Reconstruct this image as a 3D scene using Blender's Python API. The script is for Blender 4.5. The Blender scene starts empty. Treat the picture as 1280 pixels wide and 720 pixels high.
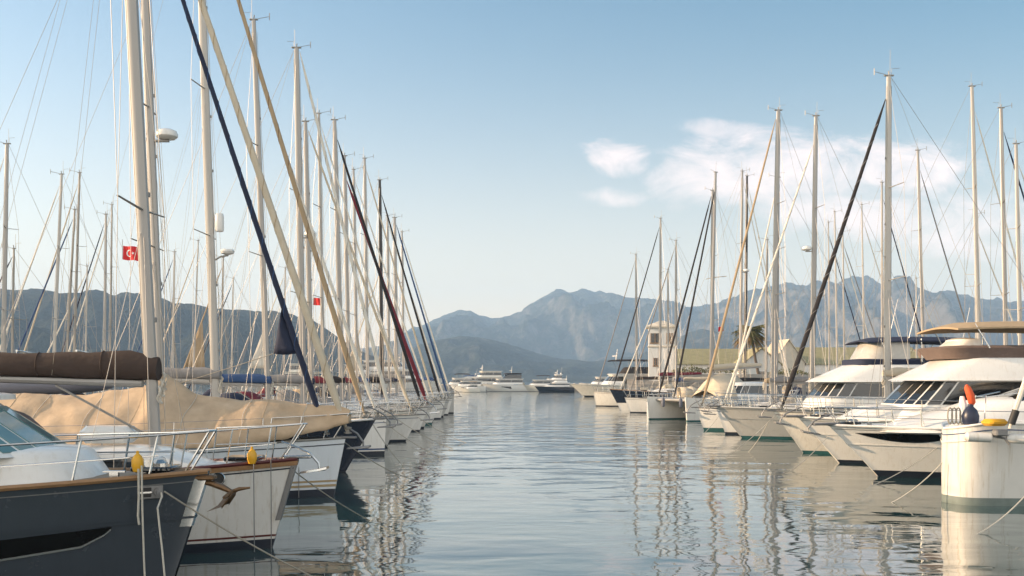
import bpy, math, random
from mathutils import Vector, noise
R = math.radians
C = bpy.context.scene
COL = C.collection
F, CX, HY, EYE = 1244.4, 640.0, 475.0, 3.0

def at(px, py, D):
    """a point of the place from its distance along the channel and where it is sighted"""
    return Vector(((px - CX) * D / F, D, EYE - (py - HY) * D / F))

# ------------------------------------------------------------------ camera, sky, sun
cam = bpy.data.cameras.new('camera'); co = bpy.data.objects.new('camera', cam); COL.objects.link(co)
co.location = (0, 0, EYE); co.rotation_euler = (R(90), 0, 0)
cam.sensor_width = 36; cam.lens = 36 * F / 1280; cam.shift_y = (HY - 360) / 1280
cam.clip_start = .1; cam.clip_end = 30000
C.camera = co
SUN_EL, SUN_AZ = 17.0, -88.0          # azimuth clockwise from the view direction (+Y)
sl = bpy.data.lights.new('sun', 'SUN'); so = bpy.data.objects.new('sun', sl); COL.objects.link(so)
sl.energy = 4.2; sl.angle = R(.6); sl.color = (1.0, .69, .42)
sd = Vector((math.sin(R(SUN_AZ)) * math.cos(R(SUN_EL)), math.cos(R(SUN_AZ)) * math.cos(R(SUN_EL)), math.sin(R(SUN_EL))))
so.rotation_euler = (-sd).to_track_quat('-Z', 'Y').to_euler(); so.location = sd * 200

class NT:
    def __init__(s, tree): s.t = tree
    def n(s, typ, **kw):
        nd = s.t.nodes.new(typ)
        for k, v in kw.items():
            if k in nd.inputs.keys(): nd.inputs[k].default_value = v
            else: setattr(nd, k, v)
        return nd
    def l(s, a, b): s.t.links.new(a, b)
    def math(s, op, a, b=None, c=None, clamp=False):
        nd = s.t.nodes.new('ShaderNodeMath'); nd.operation = op; nd.use_clamp = clamp
        for i, v in enumerate((a, b, c)):
            if v is None: continue
            if hasattr(v, 'is_linked') or hasattr(v, 'node'): s.l(v, nd.inputs[i])
            else: nd.inputs[i].default_value = v
        return nd.outputs[0]

def mix_col(T, fac, a, b):
    nd = T.t.nodes.new('ShaderNodeMix'); nd.data_type = 'RGBA'
    for sock, v in ((nd.inputs[0], fac), (nd.inputs[6], a), (nd.inputs[7], b)):
        if hasattr(v, 'node'): T.l(v, sock)
        elif isinstance(v, (int, float)): sock.default_value = v
        else: sock.default_value = (*v[:3], 1)
    return nd.outputs[2]

W = bpy.data.worlds.new('World'); C.world = W; W.use_nodes = True
T = NT(W.node_tree); W.node_tree.nodes.clear()
sky = T.n('ShaderNodeTexSky', sky_type='NISHITA'); sky.sun_disc = False
sky.sun_elevation = R(SUN_EL); sky.sun_rotation = R(SUN_AZ); sky.air_density = 1.0; sky.dust_density = 1.6; sky.ozone_density = 2.0
sky.altitude = 0
tc = T.n('ShaderNodeTexCoord'); sep = T.n('ShaderNodeSeparateXYZ'); T.l(tc.outputs['Generated'], sep.inputs[0])
X_, Y_, Z_ = sep.outputs
ysafe = T.math('MAXIMUM', Y_, .02)
U_ = T.math('DIVIDE', X_, ysafe); V_ = T.math('DIVIDE', Z_, ysafe)
com = T.n('ShaderNodeCombineXYZ'); T.l(T.math('MULTIPLY', U_, .55), com.inputs[0]); T.l(V_, com.inputs[1])
nz = T.n('ShaderNodeTexNoise', Scale=24.0, Detail=9.0, Roughness=.66, Distortion=.6); T.l(com.outputs[0], nz.inputs['Vector'])
nz2 = T.n('ShaderNodeTexNoise', Scale=5.0, Detail=5.0, Roughness=.55); T.l(com.outputs[0], nz2.inputs['Vector'])
nn = T.math('ADD', T.math('MULTIPLY', T.math('SUBTRACT', nz.outputs[0], .5), 5.0), T.math('MULTIPLY', T.math('SUBTRACT', nz2.outputs[0], .5), 3.6))
nw = T.n('ShaderNodeTexNoise', Scale=9.0, Detail=4.0, Roughness=.6); T.l(com.outputs[0], nw.inputs['Vector']); nws = T.n('ShaderNodeSeparateColor'); T.l(nw.outputs['Color'], nws.inputs[0])
U_ = T.math('ADD', U_, T.math('MULTIPLY', T.math('SUBTRACT', nws.outputs[0], .5), .10)); V_ = T.math('ADD', V_, T.math('MULTIPLY', T.math('SUBTRACT', nws.outputs[1], .5), .045))
cloud = None
for (px, py, rx, ry, s) in ((762, 196, 38, 24, .9), (762, 243, 36, 11, .62), (900, 222, 80, 42, .78), (985, 205, 130, 50, .82), (1100, 208, 140, 42, .92), (905, 160, 55, 12, .5),
                         (1230, 285, 130, 38, .9), (1060, 262, 150, 34, .75), (1165, 196, 30, 8, .6)):
    u0, v0 = (px - CX) / F, (HY - py) / F
    du = T.math('DIVIDE', T.math('SUBTRACT', U_, u0), rx / F); dv = T.math('DIVIDE', T.math('SUBTRACT', V_, v0), ry / F)
    r2 = T.math('ADD', T.math('MULTIPLY', du, du), T.math('MULTIPLY', dv, dv))
    m = T.math('MULTIPLY', T.math('ADD', T.math('SUBTRACT', 1.55, r2), nn), .40, clamp=True); m = T.math('MULTIPLY', T.math('MULTIPLY', m, m), T.math('SUBTRACT', 3.0, T.math('MULTIPLY', m, 2.0)))
    m = T.math('MULTIPLY', T.math('SMOOTH_MIN', m, 1.0, .2), s)
    cloud = m if cloud is None else T.math('MAXIMUM', cloud, m)
cloud = T.math('MULTIPLY', cloud, T.math('GREATER_THAN', Y_, .1))
skm = T.n('ShaderNodeVectorMath', operation='MULTIPLY'); T.l(sky.outputs[0], skm.inputs[0]); tX = T.math('MULTIPLY_ADD', X_, 1.1, .5, clamp=True); T.l(mix_col(T, tX, (.77, .83, .77), (.20, .52, .56)), skm.inputs[1])
lift = T.math('MULTIPLY', T.math('POWER', T.math('SUBTRACT', 1.0, T.math('MULTIPLY', Z_, 2.0), clamp=True), 3.0), .8)
s1 = mix_col(T, lift, skm.outputs[0], (8.5, 5.95, 3.75))
s2 = mix_col(T, T.math('MULTIPLY', cloud, .85), s1, (6.4, 5.0, 4.5))
# unseen cloud bank added behind the viewer to brighten the shaded hulls
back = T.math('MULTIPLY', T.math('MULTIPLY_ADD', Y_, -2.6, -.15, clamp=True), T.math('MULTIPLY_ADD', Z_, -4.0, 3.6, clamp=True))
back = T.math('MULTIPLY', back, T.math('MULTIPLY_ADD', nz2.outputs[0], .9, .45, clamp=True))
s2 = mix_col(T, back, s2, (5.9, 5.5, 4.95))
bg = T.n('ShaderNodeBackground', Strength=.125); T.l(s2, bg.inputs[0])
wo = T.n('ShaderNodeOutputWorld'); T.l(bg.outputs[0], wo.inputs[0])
C.view_settings.view_transform = 'Standard'; C.view_settings.look = 'None'; C.view_settings.exposure = 1.25; C.view_settings.gamma = 1
C.view_settings.use_curve_mapping = False
C.cycles.use_denoising = True
C.cycles.max_bounces = 8; C.cycles.volume_bounces = 1; C.cycles.transparent_max_bounces = 12
C.cycles.caustics_reflective = False; C.cycles.caustics_refractive = False
C.cycles.sample_clamp_indirect = 6

# ------------------------------------------------------------------ materials
MATS = {}
def mat(name, col, rough=.4, metal=0, var=.08, vscale=3.0, bump=0, bscale=20, coat=0, streak=0, spec=.5, stretch=(1, 1, 1), tint=None):
    m = bpy.data.materials.new(name); m.use_nodes = True; t = NT(m.node_tree)
    p = m.node_tree.nodes['Principled BSDF']
    p.inputs['Roughness'].default_value = rough; p.inputs['Metallic'].default_value = metal
    p.inputs['Coat Weight'].default_value = coat; p.inputs['Coat Roughness'].default_value = .08; p.inputs['Specular IOR Level'].default_value = spec
    c = t.n('ShaderNodeTexCoord'); mp = t.n('ShaderNodeMapping'); mp.inputs['Scale'].default_value = stretch
    t.l(c.outputs['Object'], mp.inputs[0])
    n1 = t.n('ShaderNodeTexNoise', Scale=vscale, Detail=6.0, Roughness=.6); t.l(mp.outputs[0], n1.inputs['Vector'])
    k = t.math('MULTIPLY', t.math('SUBTRACT', n1.outputs[0], .5), 2.2)
    dark = tuple(max(0, x * (1 - var * 2.0)) for x in col); lite = tuple(min(1, x * (1 + var)) for x in (tint or col))
    fac = t.math('MULTIPLY_ADD', k, .5, .5, clamp=True)
    out = mix_col(t, fac, dark, lite)
    if streak:
        mp2 = t.n('ShaderNodeMapping'); mp2.inputs['Scale'].default_value = (5, 5, .35); t.l(c.outputs['Object'], mp2.inputs[0])
        n2 = t.n('ShaderNodeTexNoise', Scale=2.2, Detail=5.0, Roughness=.65); t.l(mp2.outputs[0], n2.inputs['Vector'])
        f2 = t.math('MULTIPLY', t.math('SUBTRACT', n2.outputs[0], .52, clamp=True), streak * 4, clamp=True)
        out = mix_col(t, f2, out, (col[0] * .62, col[1] * .54, col[2] * .42))
    t.l(out, p.inputs['Base Color'])
    rr = t.math('MULTIPLY_ADD', k, .08, rough, clamp=True); t.l(rr, p.inputs['Roughness'])
    if bump:
        n3 = t.n('ShaderNodeTexNoise', Scale=bscale, Detail=5.0, Roughness=.6); t.l(mp.outputs[0], n3.inputs['Vector'])
        b = t.n('ShaderNodeBump', Strength=bump, Distance=.05); t.l(n3.outputs[0], b.inputs['Height']); t.l(b.outputs[0], p.inputs['Normal'])
    MATS[name] = m; return m

WHITE = mat('white_gelcoat', (.78, .77, .74), .22, var=.03, streak=.35, coat=.3, bump=.02, bscale=1.5)
CREAM = mat('cream_gelcoat', (.75, .72, .65), .28, var=.04, streak=.5, coat=.2, bump=.02, bscale=1.5)
PALE = mat('pale_blue_gelcoat', (.62, .67, .72), .2, var=.03, streak=.25, coat=.3)
OLDW = mat('weathered_white_paint', (.66, .65, .62), .4, var=.06, streak=.8)
LGREY = mat('light_grey_gelcoat', (.5, .5, .48), .3, var=.04, streak=.4, coat=.2)
SLATE = mat('slate_grey_paint', (.040, .050, .064), .25, var=.05, streak=.18, coat=.35, bump=.015, bscale=1.2)
NAVYH = mat('navy_gelcoat', (.012, .018, .035), .12, var=.1, coat=.6)
DECKW = mat('white_nonslip_deck', (.72, .70, .66), .6, var=.07, vscale=6, bump=.15, bscale=90)
DECKG = mat('grey_nonslip_deck', (.5, .49, .46), .7, var=.09, vscale=6, bump=.15, bscale=90)
TEAK = mat('teak', (.30, .17, .08), .5, var=.2, vscale=9, stretch=(.3, 3, 3), bump=.1, bscale=30)
TEAKG = mat('weathered_teak', (.33, .26, .19), .7, var=.2, vscale=9, stretch=(.3, 3, 3), bump=.1, bscale=30)
ALU = mat('anodised_aluminium', (.35, .34, .325), .42, .3, var=.09, vscale=1.3, stretch=(2, 2, .25))
ALUW = mat('white_painted_mast', (.46, .445, .415), .35, 0, var=.1, vscale=1.3, stretch=(2, 2, .25))
ALUD = mat('aged_aluminium', (.30, .285, .26), .5, .35, var=.12, vscale=1.5, stretch=(2, 2, .25))
BLACKM = mat('black_mast_paint', (.025, .024, .026), .4, 0, var=.1)
VARN = mat('varnished_wood', (.34, .19, .08), .3, var=.18, vscale=5, stretch=(4, 4, .3), coat=.4)
STEEL = mat('stainless_steel', (.62, .61, .59), .22, .95, var=.06, vscale=8)
GALV = mat('galvanised_iron', (.24, .24, .24), .5, .6, var=.15, vscale=12, bump=.1, bscale=40)
BRONZE = mat('rusty_bronze', (.20, .115, .055), .5, .5, var=.25, vscale=14, bump=.2, bscale=50)
WIRE = mat('rigging_wire', (.30, .29, .28), .4, .6, var=.1)
BLKG = mat('black_hull_glass', (.004, .0045, .005), .25, 0, var=.1, spec=.25)
GLASS = mat('dark_glass', (.012, .013, .014), .06, 0, var=.1, coat=.5, spec=.8)
TEALG = mat('teal_tinted_glass', (.10, .22, .23), .08, 0, var=.15, vscale=1.5, coat=.6, spec=.8)
CLEARV = mat('hazy_clear_vinyl', (.50, .48, .44), .25, 0, var=.15, vscale=3, coat=.3)
BROWN = mat('brown_canvas', (.052, .034, .027), .9, var=.2, vscale=4, bump=.3, bscale=9)
TAUPE = mat('taupe_canvas', (.15, .11, .095), .9, var=.15, vscale=4, bump=.3, bscale=9)
BEIGE = mat('beige_canvas', (.46, .33, .21), .9, var=.16, vscale=2.2, bump=.45, bscale=3.2, tint=(.54, .41, .28))
TAN = mat('tan_canvas', (.40, .30, .19), .9, var=.12, vscale=3, bump=.3, bscale=7)
SAND = mat('sand_sailcloth', (.56, .49, .38), .85, var=.1, vscale=3, bump=.3, bscale=8)
SAILW = mat('white_sailcloth', (.68, .65, .58), .8, var=.08, vscale=3, bump=.25, bscale=8)
NAVY = mat('navy_canvas', (.014, .022, .055), .85, var=.2, vscale=4, bump=.3, bscale=9)
BLUEC = mat('blue_canvas', (.03, .075, .19), .85, var=.18, vscale=4, bump=.3, bscale=9)
BLACKC = mat('black_canvas', (.018, .016, .018), .85, var=.2, vscale=4, bump=.3, bscale=9)
BURG = mat('burgundy_canvas', (.17, .016, .03), .85, var=.2, vscale=4, bump=.3, bscale=9)
GREYC = mat('grey_canvas', (.24, .235, .235), .9, var=.15, vscale=4, bump=.3, bscale=9)
GREENC = mat('dark_green_canvas', (.02, .05, .035), .9, var=.2, vscale=4, bump=.3, bscale=9)
REDP = mat('red_paint', (.32, .02, .02), .4, var=.1)
MAROON = mat('maroon_paint', (.10, .022, .02), .4, var=.15, streak=.2)
GOLD = mat('gold_stripe_paint', (.36, .27, .15), .4, var=.1)
BLUES = mat('blue_stripe_paint', (.03, .07, .17), .35, var=.1)
BOOT = mat('dark_boot_paint', (.014, .02, .034), .45, var=.2, vscale=6)
GREENB = mat('grey_green_boot_paint', (.17, .21, .20), .55, var=.18, vscale=6)
TEALB = mat('teal_boot_paint', (.03, .12, .12), .5, var=.2, vscale=6)
ROPE = mat('weathered_rope', (.42, .38, .31), .9, var=.2, vscale=40, bump=.5, bscale=120)
ROPEW = mat('white_rope', (.62, .58, .5), .9, var=.15, vscale=40, bump=.5, bscale=120)
YELL = mat('yellow_plastic', (.72, .38, .02), .45, var=.12, vscale=8)
ORNG = mat('orange_fabric', (.72, .11, .035), .7, var=.15, vscale=6, bump=.3, bscale=15)
RUBB = mat('black_rubber', (.02, .02, .02), .6, var=.15)
RED = mat('red_cloth', (.62, .018, .02), .8, var=.08)
WCLOTH = mat('white_cloth', (.8, .8, .8), .8, var=.04)
FENDW = mat('white_vinyl', (.70, .68, .64), .4, var=.07, vscale=6, streak=.5)
FENDN = mat('navy_vinyl', (.012, .02, .05), .4, var=.15)
HYPA = mat('grey_blue_inflatable', (.14, .15, .19), .6, var=.12)
PLASTER = mat('cream_render', (.64, .58, .48), .9, var=.1, vscale=2, bump=.1, bscale=15, streak=.35)
PLASTW = mat('white_render', (.74, .725, .69), .9, var=.06, vscale=2, bump=.1, bscale=15, streak=.35)
TILE = mat('terracotta_tile', (.36, .19, .11), .85, var=.25, vscale=8, bump=.4, bscale=12)
THATCH = mat('yellow_green_roofing', (.30, .28, .16), .95, var=.22, vscale=1.2, bump=.5, bscale=4, stretch=(3, .6, .6))
ROCK = mat('breakwater_rock', (.26, .235, .2), .95, var=.3, vscale=1.2, bump=.6, bscale=3)
CONC = mat('concrete', (.36, .34, .31), .9, var=.14, vscale=2, bump=.2, bscale=14)
TRUNK = mat('palm_bark', (.13, .10, .075), .95, var=.25, vscale=6, bump=.5, bscale=12)
FROND = mat('palm_frond', (.13, .125, .03), .7, var=.35, vscale=2)
FRONDD = mat('dry_palm_frond', (.30, .19, .06), .8, var=.3, vscale=2)

# ------------------------------------------------------------------ mesh builder
class MB:
    def __init__(s): s.v = []; s.f = []
    def add(s, vs, fs):
        o = len(s.v); s.v += [tuple(v) for v in vs]; s.f += [tuple(i + o for i in f) for f in fs]; return s
    def loft(s, rings, closed=True, cap=True):
        n = len(rings[0]); vs = [p for r in rings for p in r]; fs = []
        for a in range(len(rings) - 1):
            for i in range(n if closed else n - 1):
                j = (i + 1) % n
                fs.append((a * n + i, a * n + j, (a + 1) * n + j, (a + 1) * n + i))
        if cap and n > 2:
            fs.append(tuple(reversed(range(n)))); fs.append(tuple(range((len(rings) - 1) * n, len(rings) * n)))
        return s.add(vs, fs)
    def tube(s, pts, r, n=6, ax=None, cap=True):
        """ax=(a,b): elliptical scale along the x-ish and y-ish side vectors"""
        pts = [Vector(p) for p in pts]; m = len(pts)
        rs = r if isinstance(r, (list, tuple)) else [r] * m
        rings = []; ref = None
        for i, p in enumerate(pts):
            d = (pts[min(i + 1, m - 1)] - pts[max(i - 1, 0)])
            if d.length < 1e-9: d = Vector((0, 0, 1))
            d.normalize()
            if ref is None:
                ref = Vector((1, 0, 0)) if abs(d.x) < .8 else Vector((0, 1, 0))
            u = (ref - d * ref.dot(d)).normalized(); w = d.cross(u); ref = u
            a, b = ax or (1, 1)
            rings.append([p + (u * math.cos(2 * math.pi * k / n) * a + w * math.sin(2 * math.pi * k / n) * b) * rs[i] for k in range(n)])
        return s.loft(rings, True, cap)
    def box(s, c, d, rz=0, bev=0):
        x, y, z = (q / 2 for q in d); c = Vector(c)
        if not bev:
            vs = [(-x, -y, -z), (x, -y, -z), (x, y, -z), (-x, y, -z), (-x, -y, z), (x, -y, z), (x, y, z), (-x, y, z)]
            fs = [(0, 3, 2, 1), (4, 5, 6, 7), (0, 1, 5, 4), (1, 2, 6, 5), (2, 3, 7, 6), (3, 0, 4, 7)]
        else:
            b = min(bev, x * .9, y * .9, z * .9)
            def ring(k, zz):
                X, Y = x - k, y - k
                return [(-X + b, -Y, zz), (X - b, -Y, zz), (X, -Y + b, zz), (X, Y - b, zz), (X - b, Y, zz), (-X + b, Y, zz), (-X, Y - b, zz), (-X, -Y + b, zz)]
            rs = [ring(b * .8, -z), ring(0, -z + b), ring(0, z - b), ring(b * .8, z)]
            mb = MB().loft(rs); vs, fs = mb.v, mb.f
        q = [Vector(v) for v in vs]
        if rz:
            cs, sn = math.cos(rz), math.sin(rz); q = [Vector((v.x * cs - v.y * sn, v.x * sn + v.y * cs, v.z)) for v in q]
        return s.add([v + c for v in q], fs)
    def ball(s, c, r, nu=10, nv=7):
        c = Vector(c); r = r if isinstance(r, (tuple, list)) else (r, r, r)
        rings = []
        for a in range(1, nv):
            th = math.pi * a / nv
            rings.append([c + Vector((r[0] * math.sin(th) * math.cos(2 * math.pi * k / nu), r[1] * math.sin(th) * math.sin(2 * math.pi * k / nu), r[2] * math.cos(th))) for k in range(nu)])
        return s.loft(rings)
    def lathe(s, c, prof, n=12):
        c = Vector(c)
        return s.loft([[c + Vector((r * math.cos(2 * math.pi * k / n), r * math.sin(2 * math.pi * k / n), z)) for k in range(n)] for r, z in prof])
    def build(s, name, m, parent=None, smooth=38, solid=0):
        me = bpy.data.meshes.new(name); me.from_pydata(s.v, [], s.f); me.materials.append(m); me.validate(); me.update()
        if smooth:
            me.polygons.foreach_set('use_smooth', [True] * len(me.polygons))
            try: me.set_sharp_from_angle(angle=R(smooth))
            except Exception: pass
        o = bpy.data.objects.new(name, me); COL.objects.link(o)
        if parent is not None: o.parent = parent
        if solid:
            md = o.modifiers.new('thickness', 'SOLIDIFY'); md.thickness = solid; md.offset = 0
        return o

def tag(o, label=None, cat=None, group=None, kind=None):
    if label: o['label'] = label
    if cat: o['category'] = cat
    if group: o['group'] = group
    if kind: o['kind'] = kind
    return o
def empty(name, loc, rz, label, cat, group=None):
    o = bpy.data.objects.new(name, None); COL.objects.link(o); o.location = loc; o.rotation_euler = (0, 0, rz); o.empty_display_size = .3
    return tag(o, label, cat, group)
def lerp(a, b, t): return a + (b - a) * t
def interp(tab, x):
    if x <= tab[0][0]: return tab[0][1]
    for (a, va), (b, vb) in zip(tab, tab[1:]):
        if x <= b: return lerp(va, vb, (x - a) / (b - a))
    return tab[-1][1]

# ------------------------------------------------------------------ hulls
class Hull:
    def __init__(s, L, B, fb, fbs, rake, flare=.35, pb=2.2, nose=.03, cmid=.3, stern=.8, sheerp=1.9):
        s.__dict__.update(L=L, B=B, fb=fb, fbs=fbs, rake=rake, flare=flare, pb=pb, nose=nose, cmid=cmid, stern=stern, sp=sheerp)
    dip = 0
    def sheer(s, t): return s.fbs + (s.fb - s.fbs) * max(0, t) ** s.sp - s.dip * max(0, (t - .9) / .1) ** 2.5
    def b(s, t):
        if t > .42: k = 1 - ((t - .42) / .58) ** s.pb
        else: k = 1 - (1 - s.stern) * ((.42 - t) / .42) ** 2
        return max(s.nose, s.B / 2 * k)
    def xbow(s, z): return -s.rake * (s.fb - z) / s.fb if z > 0 else -s.rake - .9 * (-z) ** 1.2
    def x(s, t, z): return -s.L + t * (s.L + s.xbow(z))
    def t_at(s, x): return (x + s.L) / s.L
    def pt(s, t, z, side=1, off=0):
        sh = s.sheer(t); u = min(1, max(0, (sh - z) / (sh + .6)))
        y = s.b(t) * (1 - s.cmid * u ** 2.6 * (1 - .4 * t ** 3)) * (1 - s.flare * t ** 3 * u ** .8)
        return Vector((s.x(t, z) + off * t ** 4, side * (max(y, s.nose) + off), z))
    TS = [i / 15 * .7 for i in range(16)] + [.7 + .3 * (1 - (1 - k / 16) ** 1.35) for k in range(1, 17)]
    def shell(s, zlow=-.5, rows=11):
        rings = []
        for t in s.TS:
            sh = s.sheer(t); ring = []
            for k in range(rows): ring.append(s.pt(t, lerp(zlow, sh, (k / (rows - 1))), 1))
            for k in range(rows - 1, -1, -1): ring.append(s.pt(t, lerp(zlow, sh, (k / (rows - 1))), -1))
            rings.append(ring)
        m = MB(); m.loft(rings, True, True); return m
    def band(s, z0, z1, off=.005, t0=0, bow=True, sides=(1, -1), t1=1.0):
        f0 = z0 if callable(z0) else (lambda t: z0); f1 = z1 if callable(z1) else (lambda t: z1)
        ts = [t for t in s.TS if t0 <= t <= t1]
        if ts[0] > t0 + 1e-4: ts = [t0] + ts
        if ts[-1] < t1 - 1e-4: ts = ts + [t1]
        m = MB()
        if bow:
            seq = [(t, 1) for t in ts] + [(t, -1) for t in reversed(ts)]
            m.loft([[s.pt(t, lerp(f0(t), f1(t), k / 3), sd, off) for k in range(4)] for t, sd in seq], False, False)
        else:
            for sd in sides: m.loft([[s.pt(t, lerp(f0(t), f1(t), k / 3), sd, off) for k in range(4)] for t in ts], False, False)
        return m
    def deck(s, inset=.99, drop=.03, camber=.07):
        rings = []
        for t in s.TS:
            b = s.b(t) * inset; sh = s.sheer(t) - drop; x = s.x(t, s.sheer(t))
            rings.append([Vector((x, b * q, sh + camber * min(1, b / 1.2) * (1 - q * q))) for q in (-1, -.6, -.2, .2, .6, 1)])
        return MB().loft(rings, False, False)
    def rail(s, r=.03, up=.01, t0=0, out=0, flat=1.0):
        m = MB()
        for sd in (1, -1):
            pts = []
            for t in s.TS:
                if t < t0: continue
                pts.append(Vector((s.x(t, s.sheer(t)), sd * (s.b(t) + out), s.sheer(t) + up)))
            m.tube(pts, r, 6)
        return m
    def railpt(s, x, z, side, inset=.08):
        t = min(1, max(0, s.t_at(x))); return Vector((x, side * max(.0, s.b(t) - inset), s.sheer(t) + z))

def pulpit(h, ln=1.7, ht=.62, fwd=.12, r=.014, mid=True):
    m = MB()
    top = []
    xs = [-ln, -ln * .6, -ln * .25, -.02]
    L = [h.railpt(x, ht, 1) for x in xs]; Rr = [h.railpt(x, ht, -1) for x in xs]
    nose = [Vector((fwd, .16, h.fb + ht + .02)), Vector((fwd + .05, 0, h.fb + ht + .02)), Vector((fwd, -.16, h.fb + ht + .02))]
    m.tube(L[:3] + nose + Rr[:3][::-1], r, 6)
    if mid:
        L2 = [h.railpt(x, ht * .5, 1) for x in xs[:3]]; R2 = [h.railpt(x, ht * .5, -1) for x in xs[:3]]
        m.tube(L2, r * .8, 5); m.tube(R2, r * .8, 5)
    for sd in (1, -1):
        for x in xs[:3]:
            m.tube([h.railpt(x - .1, -.02, sd), h.railpt(x, ht, sd)], r, 5)
        m.tube([h.railpt(-.3, 0, sd), Vector((fwd, sd * .16, h.fb + ht + .02))], r, 5)
    return m
def guardrail(h, x0, x1, sd, ht=.62, step=1.9, r=.012, wires=(.55, 1.0), wr=.005):
    m = MB(); n = max(1, int(abs(x1 - x0) / step)); xs = [lerp(x0, x1, i / n) for i in range(n + 1)]
    for x in xs: m.tube([h.railpt(x - .02, -.02, sd), h.railpt(x, ht, sd)], r, 5)
    for w in wires: m.tube([h.railpt(x, ht * w, sd) for x in xs], wr, 4)
    return m
def anchor(m, p, sc=1.0, tilt=-.5, curl=1):
    """plough anchor: shank lying out over the bow roller, flukes hanging; +x is outboard"""
    p = Vector(p); c, sn = math.cos(tilt), math.sin(tilt)
    def q(x, y, z): return p + Vector((x * c - z * sn, y, x * sn + z * c)) * sc
    m.tube([q(-.55, 0, .1), q(-.2, 0, .1), q(.1, 0, .07), q(.34, 0, -.06), q(.42, 0, -.22)], [.035 * sc, .04 * sc, .045 * sc, .045 * sc, .03 * sc], 6, ax=(1, .6))
    tip = (.02, 0, -.42); back = (.52, 0, -.16)
    for sd in (1, -1):
        w = (.40, .2 * sd, -.2); w2 = (.56, .16 * sd, -.1)
        m.add([q(*tip), q(*w), q(*w2), q(*back), q(.04, 0, -.36), q(.4, .19 * sd, -.15), q(.54, .15 * sd, -.06), q(.5, 0, -.1)],
              [(0, 1, 2, 3), (4, 7, 6, 5), (0, 4, 5, 1), (1, 5, 6, 2), (2, 6, 7, 3)])
    return m

# ------------------------------------------------------------------ superstructure
def arch(x, w, zb, h, sq=.75):
    pr = [(1, -.12), (1, 0), (.985, .45), (.95, .8), (.84, .97), (.45, 1.04), (0, 1.06)]
    ring = [Vector((x, w * a, zb + h * b if b >= 0 else zb + b)) for a, b in pr]
    return ring + [Vector((p.x, -p.y, p.z)) for p in reversed(ring[:-1])]
def coachroof(h, xf, xa, wf, wa, ht, slope=.9, aft=.05, base=-.02):
    prof = [(xf, .04), (xf - slope * .5, ht * .55), (xf - slope, ht * .88), (xf - slope * 1.5, ht), (lerp(xf, xa, .7), ht * 1.05), (xa + aft, ht * 1.05), (xa, ht * 1.0)]
    rings = []
    for x, hh in prof:
        k = (xf - x) / (xf - xa)
        rings.append(arch(x, lerp(wf, wa, min(1, k * 1.4)), h.sheer(h.t_at(x)) + base, hh))
    m = MB().loft(rings, False, False)
    n = len(rings[-1]); m.f.append(tuple(len(m.v) - n + i for i in range(n)))
    return m, rings
def roof_windows(rings, spans, lo=.25, hi=.8, off=.012):
    xs = [r[0].x for r in rings]
    def ring_at(x):
        for a in range(len(xs) - 1):
            if xs[a] >= x >= xs[a + 1]:
                k = (x - xs[a]) / (xs[a + 1] - xs[a]) if xs[a + 1] != xs[a] else 0
                return [p.lerp(q, k) for p, q in zip(rings[a], rings[a + 1])]
        return rings[-1]
    out = []
    for (a, b) in spans:
        for sd in (0, 1):
            m = MB(); cols = []
            for i in range(6):
                x = lerp(a, b, i / 5); r = ring_at(x); r = r if sd == 0 else list(reversed(r))
                e = .0 if 0 < i < 5 else .15
                p0 = r[1].lerp(r[3], lo + e); p1 = r[1].lerp(r[3], hi - e); o = Vector((0, off if sd == 0 else -off, .004))
                cols.append([p0 + o, p0.lerp(p1, .5) + o * 1.3, p1 + o])
            m.loft(cols, False, False); out.append(m)
    return out
def hood(h, x0, x1, w, zb, ht, sag=.02, seed=0):
    """folding canvas hood: open aft"""
    rings = []
    for i, (k, hk) in enumerate(((0, .03), (.18, .45), (.42, .85), (.7, 1.0), (1, .98))):
        x = lerp(x0, x1, k); ring = []
        for j in range(13):
            a = math.pi * j / 12; cy, sy = math.cos(a), math.sin(a)
            y = w * math.copysign(abs(cy) ** .55, cy); z = zb + ht * hk * abs(sy) ** .6
            wv = sag * noise.noise(Vector((x * 2.1, y * 2.3, seed)))
            ring.append(Vector((x, y, z + wv)))
        rings.append(ring)
    return MB().loft(rings, False, False)
def canopy(x0, x1, w, z, crown=.18, th=.05, droop=.12, seed=0, nx=8, ny=8):
    """stretched sun top with turned-down edges, with thickness"""
    top, bot = [], []
    for i in range(nx + 1):
        u = i / nx; r1 = []; r2 = []
        for j in range(ny + 1):
            v = j / ny * 2 - 1; q = u * 2 - 1
            zz = z + crown * (1 - v * v) * .8 + crown * .5 * (1 - q * q) - droop * (max(abs(v) ** 8, abs(q) ** 10)) + .015 * noise.noise(Vector((u * 6, v * 4, seed)))
            p = Vector((lerp(x0, x1, u), w * v, zz)); r1.append(p); r2.append(p - Vector((0, 0, th)))
        top.append(r1); bot.append(r2)
    m = MB(); m.loft(top, False, False); m.loft([list(reversed(r)) for r in bot], False, False)
    edge = [t for t in top[0]] + [r[-1] for r in top[1:]] + list(reversed(top[-1][:-1])) + [r[0] for r in reversed(top[1:-1])]
    m.loft([edge, [p - Vector((0, 0, th)) for p in edge]], True, False)
    return m
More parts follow.
